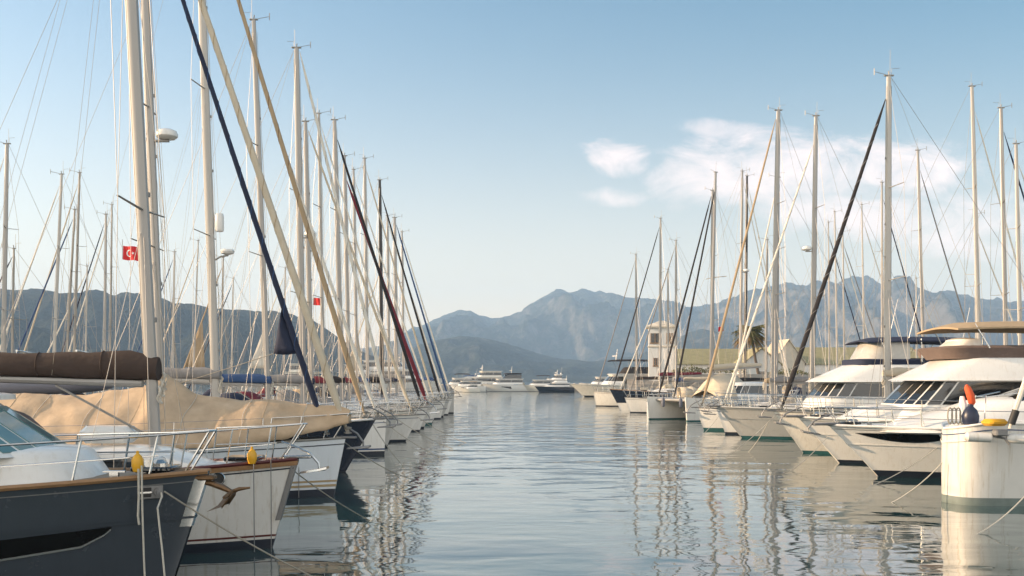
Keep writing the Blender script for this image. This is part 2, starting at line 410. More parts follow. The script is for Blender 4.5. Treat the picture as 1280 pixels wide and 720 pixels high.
def plan(xf, xa, w, rnd, n=9):
    """plan outline of a house: aft corners square, front rounded over length rnd"""
    pts = [Vector((xa, -w, 0)), Vector((lerp(xa, xf - rnd, .5), -w, 0)), Vector((xf - rnd, -w * .99, 0))]
    for i in range(1, n):
        a = -math.pi / 2 + math.pi * i / n
        ca, sa = math.cos(a), math.sin(a)
        pts.append(Vector((xf - rnd + rnd * ca ** .8, w * .99 * math.copysign(abs(sa) ** .75, sa), 0)))
    return pts + [Vector((xf - rnd, w * .99, 0)), Vector((lerp(xa, xf - rnd, .5), w, 0)), Vector((xa, w, 0))]
def house(parent, name, bot, top, z0, z1, m_wall, band=None, m_glass=None, roof=None, n_mull=2, glass_skip=0, camber=.06, tilt=0):
    """bot/top=(xf, xa, w, rnd). band=(lo,hi) glazing as share of the height."""
    P0 = [Vector((p.x, p.y, z0)) for p in plan(*bot)]; P1 = [Vector((p.x, p.y, z1 + tilt * (p.x - top[1]))) for p in plan(*top)]
    c = sum(P1, Vector()) / len(P1)
    rings = [[a.lerp(b, k) for a, b in zip(P0, P1)] for k in (0, .25, .5, .75, 1)]
    rings.append([c + (p - c) * .96 + Vector((0, 0, .05)) for p in P1]); rings.append([c + (p - c) * .5 + Vector((0, 0, .05 + camber)) for p in P1])
    o = MB().loft(rings, True, True).build(name, m_wall, parent)
    if roof:
        over, th = roof
        q = [c + Vector(((p.x - c.x) * (1 + over / max(.5, abs(p.x - c.x))), (p.y - c.y) * (1 + over / max(.5, abs(p.y - c.y))), p.z - c.z + .056)) for p in P1]
        MB().loft([[p + Vector((0, 0, 0)) for p in q], [p + Vector((0, 0, th)) for p in q], [c + (p - c) * .9 + Vector((0, 0, th + .03)) for p in q]]).build('roof', m_wall, o)
    if band:
        lo, hi = band; n = len(P0); i0 = glass_skip
        k = 0; idx = list(range(i0, n - 1 - i0))
        groups = []
        for i in idx: groups.append([i])
        for g in groups:
            i = g[0]; a0, a1 = P0[i].lerp(P1[i], lo), P0[i].lerp(P1[i], hi); b0, b1 = P0[i + 1].lerp(P1[i + 1], lo), P0[i + 1].lerp(P1[i + 1], hi)
            ln = (b0 - a0).length
            if ln < .05: continue
            e = min(.12, .035 / ln)
            a0, b0 = a0.lerp(b0, e), b0.lerp(a0, e); a1, b1 = a1.lerp(b1, e), b1.lerp(a1, e)
            nn_ = (b0 - a0).cross(a1 - a0).normalized() * .015
            if nn_.dot((a0 + b0) / 2 - Vector((c.x, c.y, a0.z))) < 0: nn_ = -nn_
            q = [a0 + nn_, b0 + nn_, b1 + nn_, a1 + nn_]; r_ = [p - nn_ * .9 for p in q]
            MB().loft([r_, q]).build('window', m_glass or GLASS, o, smooth=0)
    return o

# ------------------------------------------------------------------ rig
def wire(parent, name, pts, r=.007, m=None, n=4):
    return MB().tube(pts, r, n).build(name, m or WIRE, parent)
def sagpts(a, b, sag, n=8):
    a, b = Vector(a), Vector(b)
    return [a.lerp(b, i / n) - Vector((0, 0, sag * 4 * (i / n) * (1 - i / n))) for i in range(n + 1)]

def sailboat(label, bow, rot=0, L=12.0, B=3.7, fb=1.5, fbs=1.15, rake=.6, flare=.35, pb=2.2, hull=None, boot=((-.02, .1, 'BOOT'),), rail=None,
             J=4.9, H=16.0, mr=.11, mm=None, mrake=2.3, jib=(None, .085, 1.0), jib2=None, boom=None, boom_len=4.6, boom_z=1.55, hoodm=None, bimini=None,
             deck=None, spreads=(.37, .68), radar=None, detail=2, roofh=.42, anchor_m=None, clew=None, pulp=True, group=None, yaw=0, lazy=True, wheel=False, dip=0,
             arch_=False, seed=0, windex=True, whip=.8, roofx=None, wr=None, spread_fwd=0, coverh=.4, pram=0):
    rnd = random.Random(seed + int(bow[1] * 10))
    root = empty('sailboat', (bow[0], bow[1], 0), R(rot + yaw), label, 'sailboat', group)
    h = Hull(L, B, fb, fbs, rake, flare, pb); h.dip = dip; hull = hull or WHITE; mm = mm or ALU
    ho = h.shell().build('hull', hull, root)
    for (z0, z1, m) in boot: h.band(z0, z1).build('waterline_stripe', globals()[m], ho)
    if hull is not NAVYH: h.band(lambda t: h.sheer(t) - .16, lambda t: h.sheer(t) - .135, .006).build('cove_stripe', [BLUES, GALV, MAROON, BOOT, GOLD][(seed + int(bow[1])) % 5], ho)
    h.deck().build('deck', deck or DECKW, root)
    h.rail(.028 if rail is None else .035).build('toe_rail', rail or ALUD, root)
    rx = roofx or (-J + .9, -L + 3.2)
    wr = wr or .011 if bow[1] > 35 else .008
    cab, rings = coachroof(h, rx[0], rx[1], .55, B * .3, roofh)
    cb = cab.build('coachroof', WHITE if hull is not CREAM else CREAM, root)
    if detail >= 1:
        ln = rx[0] - rx[1]
        for w in roof_windows(rings, [(rx[0] - .25 * ln, rx[0] - .5 * ln), (rx[0] - .55 * ln, rx[0] - .85 * ln)]): w.build('window', GLASS, cb)
    zt = lambda x: h.sheer(h.t_at(x))
    # cockpit coaming
    if detail >= 1:
        m = MB()
        for sd in (1, -1): m.box((rx[1] - 1.3, sd * B * .31, zt(rx[1] - 1.3) + .13), (2.5, .28, .3), 0, .06)
        m.build('cockpit_coaming', WHITE, root)
    zdeck = zt(-J) + (roofh if rx[0] > -J > rx[1] else 0) - .02
    k = math.tan(R(mrake)); top = Vector((-J - (H - zdeck) * k, 0, H)); foot = Vector((-J, 0, zdeck))
    P = lambda f: foot.lerp(top, f)
    mr *= .9; ma = MB().tube([foot, P(.3), P(.7), P(.9), top], [mr, mr, mr * .97, mr * .85, mr * .72], 10, ax=(1.0, .68)).build('mast', mm, root)
    if detail >= 1: MB().tube([P(.06) + Vector((-mr * 1.0, 0, 0)), P(.5) + Vector((-mr * 1.0, 0, 0)), P(.97) + Vector((-mr * .78, 0, 0))], .016, 4).build('sail_track', GALV, ma)
    # masthead fittings
    mh = MB(); mh.box(top + Vector((0, 0, .02)), (mr * 3.0, mr * .9, .05), 0, .01)
    mh.tube([top + Vector((0, 0, .02)), top + Vector((.02, .02, .2))], .025, 6)
    if windex:
        mh.tube([top, top + Vector((.25, .03, .08)), top + Vector((.62, .06, .16))], .011, 4); mh.tube([top + Vector((.62, .06, .02)), top + Vector((.62, .06, .3))], .016, 5)
        mh.tube([top + Vector((-.1, 0, .0)), top + Vector((-.12, 0, .3)), top + Vector((-.42, .05, .31))], .009, 4)
    if whip: mh.tube([top + Vector((-.06, -.04, 0)), top + Vector((-.07, -.04, whip))], .008, 4)
    mh.build('masthead_fitting', ALUD, ma)
    tips = []
    for i, f in enumerate(spreads):
        w = B * (.3 - .07 * i)
        for sd in (1, -1):
            p = P(f); q = p + Vector((-.28 + spread_fwd, sd * w, .06)); tips.append((sd, q))
            MB().tube([p, q], [.038, .026], 6, ax=(1.0, .5)).build('spreader', mm, ma)
    for sd in (1, -1):
        cp = h.railpt(-J - .25, 0, sd, .12)
        pts = [cp] + [q for s_, q in tips if s_ == sd] + [P(.985)]
        m = MB().tube(pts, wr * .8, 4)
        if spreads:
            m.tube([h.railpt(-J + .3, 0, sd, .12), P(spreads[0] - .01)], wr * .7, 4); m.tube([h.railpt(-J - .7, 0, sd, .12), P(spreads[0] - .01)], wr * .7, 4)
            if len(spreads) > 1: m.tube([[q for s_, q in tips if s_ == sd][0], P(spreads[1] - .01)], wr * .7, 4)
        m.build('shroud', WIRE, root)
    # backstay, halyards, topping lift
    m = MB().tube([P(.995) + Vector((-.1, 0, 0)), Vector((-L + .1, .35, zt(-L) + .9)), ], wr * .8, 4)
    m.build('backstay', WIRE, root)
    if detail >= 1:
        m = MB().tube([foot + Vector((mr + .06, .05, .2)), P(.97) + Vector((mr * .8 + .02, .03, 0))], wr * .6, 4)
        m.tube([foot + Vector((.35, .4, -.1)), P(.9) + Vector((.05, .03, 0))], wr * .55, 4)
        m.build('halyard', ROPE, root)
    # boom and sail
    if boom is not None:
        bz = zdeck + boom_z - (roofh if rx[0] > -J > rx[1] else 0)
        b0 = Vector((-J - mr - .05 - k * (bz - zdeck), 0, bz)); b1 = b0 + Vector((-boom_len, 0, .16))
        bo = MB().tube([b0, b1], [.085, .075], 8, ax=(1, .8)).build('boom', mm, root)
        rr = []; nst = 22
        for i in range(nst + 1):
            q = i / nst; c = b0.lerp(b1, q * .985)
            hh = lerp(coverh, coverh * .55, q ** .8) * (1.0 if 0 < i < nst else .75) * (1 + .08 * noise.noise(Vector((q * 7, seed, 0)))); ww = lerp(.17, .12, q)
            if i == 0: c = c + Vector((mr * 2.6, 0, 0))
            ring = []
            for j in range(14):
                a = 2 * math.pi * j / 14; y = ww * math.sin(a); z = (hh * .5) * (1 - math.cos(a))
                wv = .025 * noise.noise(Vector((q * boom_len * 2.4, a * 1.2, seed + 3))) + .012 * math.sin(q * boom_len * 5 + a * 2)
                ring.append(c + Vector((0, y * (1.12 - .3 * z / hh) + wv, z + .055 + wv * .6)))
            rr.append(ring)
        sc_ = MB().loft(rr).build('sail_cover', boom, bo)
        if detail >= 2:
            for q in (3, 8, 13, 18):
                rg = rr[q]; cc = sum(rg, Vector()) / len(rg); pts = [cc + (p - cc) * 1.035 for p in rg]; MB().tube(pts + pts[:1], .012, 5).build('sail_tie', boom, sc_)
        if detail >= 1:
            mv = MB().tube([foot + Vector((-.15, 0, .18)), b0.lerp(b1, .3) - Vector((0, 0, .08))], .022, 5)
            mv.build('boom_vang', ALUD, bo); mv = MB(); mv.tube([b0.lerp(b1, .72) - Vector((0, 0, .08)), Vector((b1.x * .72 + b0.x * .28 + .1, .12, zt(-L + 2) + .3))], .009, 4)
            mv.tube([b0.lerp(b1, .72) - Vector((0, .02, .08)), Vector((b1.x * .72 + b0.x * .28 - .1, -.12, zt(-L + 2) + .3))], .009, 4)
            mv.build('mainsheet', ROPE, bo)
            ml = MB().tube([b1, P(.99) + Vector((-mr, 0, 0))], wr * .5, 4)
            if lazy:
                for sd in (1, -1):
                    for q in (.3, .62): ml.tube([b0.lerp(b1, q) + Vector((0, sd * .15, .1)), P(.62) + Vector((-.05, sd * .1, 0))], wr * .4, 4)
            ml.build('lazy_jack', ROPE, bo)
    # headsails
    def headsail(m, r, frac, foot_x, clew_):
        a = Vector((foot_x, 0, h.sheer(h.t_at(min(0, foot_x))) + .12)); b = P(frac) + Vector((mr, 0, 0))
        n = 14; pts = []; rs = []
        for i in range(n + 1):
            q = i / n; p = a.lerp(b, q); p.z -= .12 * 4 * q * (1 - q) * .6; pts.append(p)
            e = 1 if .07 < q < .93 else .28
            rs.append(r * e * lerp(1.12, .62, q) * (1 + .07 * noise.noise(Vector((q * 14, seed, 5)))))
        jo = MB().tube(pts, rs, 8).build('furled_headsail', m, root)
        if bow[1] < 56:
            hx = []; nt = 14
            for k in range(nt * 9 + 1):
                q = .08 + .84 * k / (nt * 9); p = a.lerp(b, q); p.z -= .288 * q * (1 - q); d = (b - a).normalized(); u = Vector((0, 1, 0)); w = d.cross(u); rr_ = r * lerp(1.12, .62, q) * .99; th = 2 * math.pi * k / 9
                hx.append(p + (u * math.cos(th) + w * math.sin(th)) * rr_)
            MB().tube(hx, .011, 4).build('cloth_edge', {id(SAND): TAN, id(SAILW): GREYC, id(TAN): BRONZE, id(NAVY): BLUEC, id(BLACKC): GREYC}.get(id(m), GREYC), jo)
        MB().lathe(a + Vector((0, 0, -.02)), [(.03, 0), (.1, .02), (.1, .05), (.05, .07), (.05, .13), (.1, .15), (.1, .18), (.03, .2)], 10).build('furling_drum', ALUD, jo)
        if clew_:
            z0, hh, ww = clew_
            def on(z): q = (z - a.z) / (b.z - a.z); v = a.lerp(b, q); v.z -= .288 * q * (1 - q); return v + Vector((-r * .7, .02, 0))
            rows = []
            for i in range(7):
                u = i / 6; pr = on(z0 + hh * (1 - u)); qx = pr + Vector((-ww * u * 1.0 - .02, 0, 0))
                rows.append([pr.lerp(qx, j / 5) + Vector((0, .05 * math.sin(u * 4 + j * .9), -.03 * u * math.sin(j / 5 * math.pi))) for j in range(6)])
            MB().loft(rows, False, False).build('headsail_clew', m, jo, solid=.02)
            wire(jo, 'headsail_sheet', sagpts(rows[-1][-1], Vector((-L + 3, .9, zt(-L + 3) + .4)), .1), .009, ROPE)
        return jo
    if jib and jib[0] is not None: headsail(jib[0], jib[1], jib[2], jib[3] if len(jib) > 3 else -.35, clew)
    elif jib is not None: wire(root, 'forestay', [Vector((-.1, 0, zt(0))), P(.98)], wr * .8)
    if jib2: headsail(jib2[0], jib2[1], jib2[2], -jib2[3], jib2[4] if len(jib2) > 4 else None)
    # radar
    if radar:
        z, kind = radar; f = (z - foot.z) / (top.z - foot.z); p = P(f) + Vector((mr, 0, 0))
        if kind == 'dome':
            m = MB().lathe(p + Vector((.3, 0, .02)), [(.05, -.02), (.2, 0), (.27, .06), (.28, .13), (.25, .2), (.14, .25), (.02, .26)], 14)
            ro = m.build('radar_dome', WHITE, ma); MB().box(p + Vector((.15, 0, -.03)), (.4, .1, .05)).build('bracket', ALUD, ro)
        else:
            m = MB().lathe(p + Vector((.16, 0, .1)), [(.03, -.02), (.13, 0), (.15, .08), (.15, .5), (.12, .58), (.02, .6)], 12); m.build('radar_reflector', WHITE, ma)
            m = MB().lathe(p + Vector((.42, 0, -.62)), [(.06, -.05), (.2, 0), (.23, .07), (.2, .13), (.03, .15)], 12); ro = m.build('radar_dome', WHITE, ma)
            MB().tube([p + Vector((-.02, 0, -.85)), p + Vector((.2, 0, -.72)), p + Vector((.45, 0, -.68))], .03, 5).build('bracket', ALUD, ro)
    # steps / blocks on the mast for near boats
    if detail >= 2:
        for f in (.12, .24, .45, .55, .75): m = MB(); m.box(P(f) + Vector((mr * .95, .02, 0)), (.06, .05, .09), 0, .01); m.build('mast_fitting', GALV, ma)
    if pulp:
        pulpit(h, r=.014 if bow[1] < 45 else .018).build('pulpit', STEEL, root)
        for sd in (1, -1): guardrail(h, -1.9, -L + .6, sd, wr=.005 if bow[1] < 45 else .008, r=.012 if bow[1] < 45 else .016).build('guardrail', STEEL, root)
        if detail >= 1:
            m = MB(); ps = [h.railpt(-L + .9, .65, 1), h.railpt(-L + .15, .65, 1), h.railpt(-L + .15, .65, -1), h.railpt(-L + .9, .65, -1)]; m.tube(ps, .016, 6)
            for p in ps: m.tube([p - Vector((0, 0, .66)), p], .016, 5)
            m.build('pushpit', STEEL, root)
    if anchor_m is not None:
        m = MB(); m.box((.02, 0, fb + .02), (.55, .16, .06), 0, .015); anchor(m, (.18, 0, fb + .1), 1.0 if detail >= 2 else 1.15, -.45); m.build('anchor', anchor_m, root)
    if hoodm is not None:
        ho_ = hood(h, rx[1] + .9, rx[1] - .7, B * .31, zt(rx[1]) + roofh * .55, 1.0, .05, seed).build('sprayhood', hoodm, root, solid=.02)
    if bimini is not None:
        z = zt(-L + 2) + 1.95; x0, x1 = rx[1] - .9, -L + .9
        bi = canopy(x0, x1, B * .36, z, seed=seed).build('bimini_top', bimini, root)
        m = MB()
        for sd in (1, -1):
            for x in (x0 - .1, x1 + .1): m.tube([Vector((lerp(x0, x1, .5), sd * B * .38, zt(-L + 2) + .1)), Vector((x, sd * B * .35, z))], .014, 5)
        m.build('bimini_frame', STEEL, bi)
    if arch_:
        m = MB(); z = zt(-L) + 2.1
        for x in (-L + .5, -L + .95): m.tube([h.railpt(x, 0, 1), h.railpt(x - .1, 1.7, 1), Vector((x - .15, B * .2, z)), Vector((x - .15, -B * .2, z)), h.railpt(x - .1, 1.7, -1), h.railpt(x, 0, -1)], .022, 6)
        ao = m.build('stern_arch', STEEL, root); MB().box((-L + .6, 0, z + .06), (1.0, B * .5, .03)).build('solar_panel', GLASS, ao)
    if wheel or detail >= 1:
        m = MB(); c = Vector((-L + 1.9, 0, zt(-L) + .85)); m.tube([c + Vector((0, .5 * math.cos(a), .5 * math.sin(a))) for a in [2 * math.pi * i / 16 for i in range(17)]], .016, 5)
        m.box(c + Vector((.15, 0, -.4)), (.22, .26, .9), 0, .04)
        m.build('steering_wheel', STEEL, root)
        # deck gear: hatch, vents, coiled rope, liferaft
        g = MB(); zc = zt(-J + 1.4) + .02
        g.box((-J + 1.6 if rx[0] < -J + 1.4 else rx[0] + .5, 0, zt(-J + 1.6) + .08), (.6, .6, .08), 0, .02)
        g.build('foredeck_hatch', GLASS, root)
        for i in range(3):
            g = MB(); c = Vector((rx[1] + .3 - i * .7, (1 if i % 2 else -1) * B * .31, zt(rx[1]) + .3)); g.lathe(c, [(.09, 0), (.1, .04), (.07, .07), (.07, .12), (.095, .15), (.09, .17)], 10); g.build('winch', STEEL, root)
        if rnd.random() < .7:
            g = MB(); x = rx[0] - 1.2; g.box((x - .6, rnd.uniform(-.2, .2), zt(x) + roofh + .18), (.9, .6, .3), 0, .09); g.build('liferaft_canister', rnd.choice([WHITE, GREYC, SAND]), root)
        # coiled halyards hung at the mast foot
        g = MB()
        for i in range(3):
            c = foot + Vector((.13, (.1 * (i - 1)), .9 + .12 * i)); g.tube([c + Vector((.03 * math.sin(a * 3), .08 * math.cos(a), .15 * math.sin(a))) for a in [2 * math.pi * q / 14 for q in range(15)]], .02, 5)
        g.build('coiled_rope', rnd.choice([ROPE, ROPEW, ROPEW]), root)
    return root, h

# ------------------------------------------------------------------ motor yachts and catamarans
def motoryacht(label, bow, rot=180, L=14, B=4.3, fb=1.7, fbs=1.3, rake=1.5, flare=.5, pb=2.4, hull=None, boot=((-.02, .12, 'BOOT'),), houses=(), hullwin=None, rails=True,
               rail_m=None, bimini=None, anchor_m=None, yaw=0, cat='motor yacht', name='motor_yacht', group=None, radar=None, deck=None, nose=.03, dip=0, rail_ht=.7, mastlet=None, cockpit=True):
    root = empty(name, (bow[0], bow[1], 0), R(rot + yaw), label, cat, group)
    h = Hull(L, B, fb, fbs, rake, flare, pb, nose, .25, .88, 1.7); h.dip = dip
    hull = hull or WHITE
    ho = h.shell().build('hull', hull, root)
    for (z0, z1, m) in boot: h.band(z0, z1).build('waterline_stripe', globals()[m], ho)
    h.deck().build('deck', deck or DECKW, root)
    h.rail(.04, .0, out=.01).build('rub_rail', rail_m or hull, root)
    for hw in hullwin or ():
        t0, t1, za, zb = hw[:4]
        h.band(za, zb, .012, t0, False, (1, -1), t1).build('hull_window', BLKG, ho)
        if len(hw) > 4: h.band(lambda t, f=za: f(t) - .03, za, .016, t0, False, (1, -1), t1).build('window_trim', STEEL, ho)
    h.band(lambda t: h.sheer(t) * .62, lambda t: h.sheer(t) * .62 + .03, .02).build('spray_rail', hull, ho)
    h.band(lambda t: h.sheer(t) - .13, lambda t: h.sheer(t) - .115, .006).build('pin_stripe', GALV, ho)
    hs = []
    for kw in houses:
        kw = dict(kw); nm = kw.pop('name', 'deckhouse'); hs.append(house(root, nm, kw.pop('bot'), kw.pop('top'), kw.pop('z0'), kw.pop('z1'), kw.pop('m', WHITE), **kw))
    if rails:
        pulpit(h, 2.4, rail_ht, .05, .016 if bow[1] < 40 else .02).build('pulpit', STEEL, root)
        for sd in (1, -1): guardrail(h, -2.4, -L * .55, sd, rail_ht, 1.3, .014, (.5, 1.0), .012).build('guardrail', STEEL, root)
    if bimini:
        x0, x1, w, z, m, z0 = bimini
        bi = canopy(x0, x1, w, z, .14, .06, .14, seed=int(bow[1])).build('bimini_top', m, root)
        f = MB()
        for sd in (1, -1):
            for q in (.12, .5, .88): f.tube([Vector((lerp(x0, x1, lerp(q, .5, .25)), sd * w * 1.02, z0)), Vector((lerp(x0, x1, q), sd * w * .97, z + .02))], .025, 6)
        f.build('bimini_frame', STEEL, bi)
    if anchor_m:
        m = MB(); m.box((.1, 0, fb + .03 - dip), (.8, .3, .08), 0, .03); anchor(m, (.35, 0, fb + .08 - dip), 1.0, -.35); m.build('anchor', anchor_m, root)
    if radar:
        x, z = radar
        m = MB()
        for sd in (1, -1): m.tube([Vector((x + .5, sd * B * .33, z - 1.0)), Vector((x, sd * B * .3, z)), Vector((x - .1, 0, z + .06))], .07, 6)
        a = m.build('radar_arch', WHITE, root)
        MB().lathe((x - .05, 0, z + .1), [(.05, -.05), (.25, 0), (.3, .08), (.28, .2), (.05, .26)], 12).build('radar_dome', WHITE, a)
        MB().lathe((x - .05, .8, z + .05), [(.04, -.05), (.16, 0), (.18, .2), (.1, .34), (.02, .38)], 10).build('satellite_dome', WHITE, a)
        MB().tube([Vector((x, -.9, z)), Vector((x - .5, -.9, z + 2.2))], .015, 4).build('whip_antenna', WHITE, a)
    if mastlet:
        x, z, ht = mastlet
        m = MB().tube([Vector((x, 0, z)), Vector((x - .25, 0, z + ht))], [.12, .05], 6); m.box((x - .15, 0, z + ht * .55), (.3, 1.5, .07)); m.box((x - .1, .5, z + ht * .62), (.25, .25, .25), 0, .08)
        m.box((x + .2, 0, z + ht * .35), (.2, 1.3, .12), .6); m.build('signal_mast', WHITE, root)
    if bow[1] < 60 and houses:
        zt_ = max(k_['z1'] for k_ in houses)
        for sd in (1, -1): MB().tube([Vector((-L * .62, sd * B * .3, zt_ - .3)), Vector((-L * .66, sd * B * .31, zt_ + 2.3))], [.018, .006], 5).build('whip_antenna', WHITE, root)
        for sd in (1, -1):
            gw = MB(); gw.box((-L * .36, sd * B * .28, h.sheer(.6) + .14), (.5, .4, .22), 0, .06); gw.build('deck_locker', SAND, root)
    if cockpit:
        zc = h.sheer(h.t_at(-L + 1.5)); m = MB(); m.box((-L + 2.2, 0, zc + .3), (1.6, B * .6, .5), 0, .1); m.box((-L + 1.5, 0, zc + .65), (.3, B * .6, .6), 0, .1); m.build('cockpit_seat', SAND, root)
    g = MB(); hx = houses[0]['bot'][0] if houses else -4
    g.box((hx * .55, 0, h.sheer(h.t_at(hx * .55)) + .08), (.55, .55, .07), 0, .02); g.build('foredeck_hatch', GLASS, root)
    g = MB(); g.box((-.75, 0, h.sheer(h.t_at(-.75)) + .1), (.3, .22, .2), 0, .05); g.tube([Vector((-.75, -.25, h.fb + .12)), Vector((-.75, .25, h.fb + .12))], .07, 8); g.build('windlass', STEEL, root)
    for sd in (1, -1):
        for x in (-1.1, -L * .45): 
            g = MB(); p = h.railpt(x, .03, sd, .14); g.tube([p + Vector((-.15, 0, .07)), p + Vector((.15, 0, .07))], .018, 5); g.box(p + Vector((0, 0, .03)), (.12, .05, .07)); g.build('cleat', STEEL, root)
    return root, h

def catamaran(label, bow, rot, yaw, L=11.5, sep=4.6, H=19, J=5.2, jibm=None, cover=None, mr=.11, mm=None):
    root = empty('catamaran', (bow[0], bow[1], 0), R(rot + yaw), label, 'catamaran')
    h = Hull(L, 1.7, 1.75, 1.3, .15, .1, 3.5, .06, .2, .8, 1.6)
    for sd in (1, -1):
        m = h.shell(); m.v = [(x, y + sd * sep / 2, z) for x, y, z in m.v]; ho = m.build('hull', WHITE, root)
        m = h.band(-.02, .09); m.v = [(x, y + sd * sep / 2, z) for x, y, z in m.v]; m.build('waterline_stripe', TEALB, ho)
        m = h.deck(); m.v = [(x, y + sd * sep / 2, z) for x, y, z in m.v]; m.build('side_deck', DECKW, root)
        m = MB()
        for x in (-1.5, -3.2, -5): m.tube([(x, sd * (sep / 2 + .6), 1.5), (x, sd * (sep / 2 + .6), 2.2)], .018, 5)
        m.tube([(-.1, sd * sep / 2, 2.3), (-1.5, sd * (sep / 2 + .6), 2.2), (-3.2, sd * (sep / 2 + .6), 2.2), (-5, sd * (sep / 2 + .6), 2.2)], .012, 5); m.tube([(-.1, sd * sep / 2, 1.7), (-.1, sd * sep / 2, 2.3)], .02, 5)
        m.build('guardrail', STEEL, root)
    m = MB(); m.loft([[Vector((x, -sep / 2, .8)), Vector((x, sep / 2, .8)), Vector((x, sep / 2, 1.62 - .02 * abs(x))), Vector((x, -sep / 2, 1.62 - .02 * abs(x)))] for x in (-4, -L + .3)]); m.build('bridge_deck', WHITE, root)
    m = MB().tube([(-.7, -sep / 2, 1.5), (-.7, sep / 2, 1.5)], .11, 8); m.build('crossbeam', ALU, root)
    m = MB(); m.loft([[Vector((x, y, 1.42 - .05 * (1 - (2 * y / sep) ** 2))) for y in (-sep / 2, 0, sep / 2)] for x in (-.75, -2.4, -4)], False, False); m.build('trampoline', GREYC, root, solid=.02)
    house(root, 'deckhouse', (-4.2, -L + 2, sep * .46, 1.6), (-5.2, -L + 2, sep * .42, 1.3), 1.5, 2.75, WHITE, band=(.35, .85))
    foot = Vector((-J, 0, 2.75)); top = Vector((-J - .5, 0, H))
    ma = MB().tube([foot, foot.lerp(top, .6), top], [mr, mr, mr * .75], 9, ax=(1, .7)).build('mast', mm or ALU, root)
    m = MB(); m.box(top, (.34, .1, .06)); m.tube([top, top + Vector((.5, 0, .15))], .012, 4); m.tube([top, top + Vector((-.05, 0, .8))], .01, 4); m.build('masthead_fitting', ALUD, ma)
    p = foot.lerp(top, .5)
    for sd in (1, -1):
        MB().tube([p, p + Vector((-.3, sd * 1.2, 0))], .03, 5).build('spreader', mm or ALU, ma)
        wire(root, 'shroud', [Vector((-J - 1.2, sd * (sep / 2 + .5), 1.6)), foot.lerp(top, .96)], .011)
    if jibm:
        a, b = Vector((-.75, 0, 1.65)), foot.lerp(top, .93); n = 10
        MB().tube([a.lerp(b, i / n) for i in range(n + 1)], [.03] + [.085 - .03 * i / n for i in range(1, n)] + [.02], 7).build('furled_headsail', jibm, root)
    b0, b1 = foot + Vector((-.2, 0, 1.0)), foot + Vector((-5, 0, 1.3))
    bo = MB().tube([b0, b1], .09, 8).build('boom', ALU, root)
    MB().tube([b0 + Vector((0, 0, .2)), b0.lerp(b1, .5) + Vector((0, 0, .22)), b1 + Vector((0, 0, .15))], [.22, .2, .13], 9).build('sail_cover', SAND, bo)
    if cover:
        rings = []
        for x, w, zr in ((-3.6, 1.7, 2.2), (-4.2, 1.9, 3.25), (-5.2, 2.0, 3.5), (-6.6, 2.05, 3.4)):
            rings.append([Vector((x, w * q, lerp(1.55, zr, (1 - abs(q)) ** .55) + .04 * noise.noise(Vector((x, q * 3, 1))))) for q in (-1, -.8, -.55, -.25, 0, .25, .55, .8, 1)])
        MB().loft(rings, False, False).build('canvas_screen', cover, root, solid=.02)
    return root

# ------------------------------------------------------------------ the setting: water, mountains, shore
def structure(name, mb, m, smooth=38): return tag(mb.build(name, m, None, smooth), kind='structure')

def water():
    m = bpy.data.materials.new('harbour_water'); m.use_nodes = True; t = NT(m.node_tree); p = m.node_tree.nodes['Principled BSDF']
    p.inputs['Base Color'].default_value = (.012, .048, .054, 1); p.inputs['Roughness'].default_value = .035; p.inputs['Coat Weight'].default_value = .6; p.inputs['Coat Roughness'].default_value = .035; p.inputs['Coat IOR'].default_value = 1.4; p.inputs['IOR'].default_value = 1.333
    p.inputs['Specular IOR Level'].default_value = .5
    c = t.n('ShaderNodeTexCoord')
    def lay(scale, st, det, rough, dist):
        mp = t.n('ShaderNodeMapping'); mp.inputs['Scale'].default_value = (*st, 1); mp.inputs['Rotation'].default_value = (0, 0, R(8)); t.l(c.outputs['Object'], mp.inputs[0])
        n = t.n('ShaderNodeTexNoise', Scale=scale, Detail=det, Roughness=rough, Distortion=dist); t.l(mp.outputs[0], n.inputs['Vector']); return n.outputs[0]
    a = lay(.55, (.55, 1.0), 2.0, .45, .3); b = lay(1.9, (.6, 1.0), 2.0, .5, .4); d = lay(.08, (1, 1), 2.0, .5, 0)
    calm = t.math('MULTIPLY_ADD', d, 1.3, -.05, clamp=True)
    sp_ = t.n('ShaderNodeSeparateXYZ'); t.l(c.outputs['Object'], sp_.inputs[0])
    far = t.math('MULTIPLY_ADD', sp_.outputs[1], 1 / 70, -.35, clamp=True)          # the open middle and outer channel is breezier than the lee of the hulls
    mid = t.math('SUBTRACT', 1.0, t.math('MULTIPLY', t.math('ABSOLUTE', t.math('SUBTRACT', sp_.outputs[0], 3.0)), 1 / 9), clamp=True)
    amp = t.math('MULTIPLY_ADD', far, .07, t.math('MULTIPLY_ADD', mid, .022, .034))
    hgt = t.math('ADD', t.math('MULTIPLY', a, amp), t.math('MULTIPLY', t.math('MULTIPLY', b, calm), t.math('MULTIPLY', amp, .27)))
    bu = t.n('ShaderNodeBump', Strength=1.0, Distance=1.0); t.l(hgt, bu.inputs['Height']); t.l(bu.outputs[0], p.inputs['Normal']); t.l(bu.outputs[0], p.inputs['Coat Normal'])
    mb = MB(); mb.add([(-7400, -60, 0), (7400, -60, 0), (7400, 6600, 0), (-7400, 6600, 0)], [(0, 1, 2, 3)])
    return structure('water', mb, m, 0)
water()

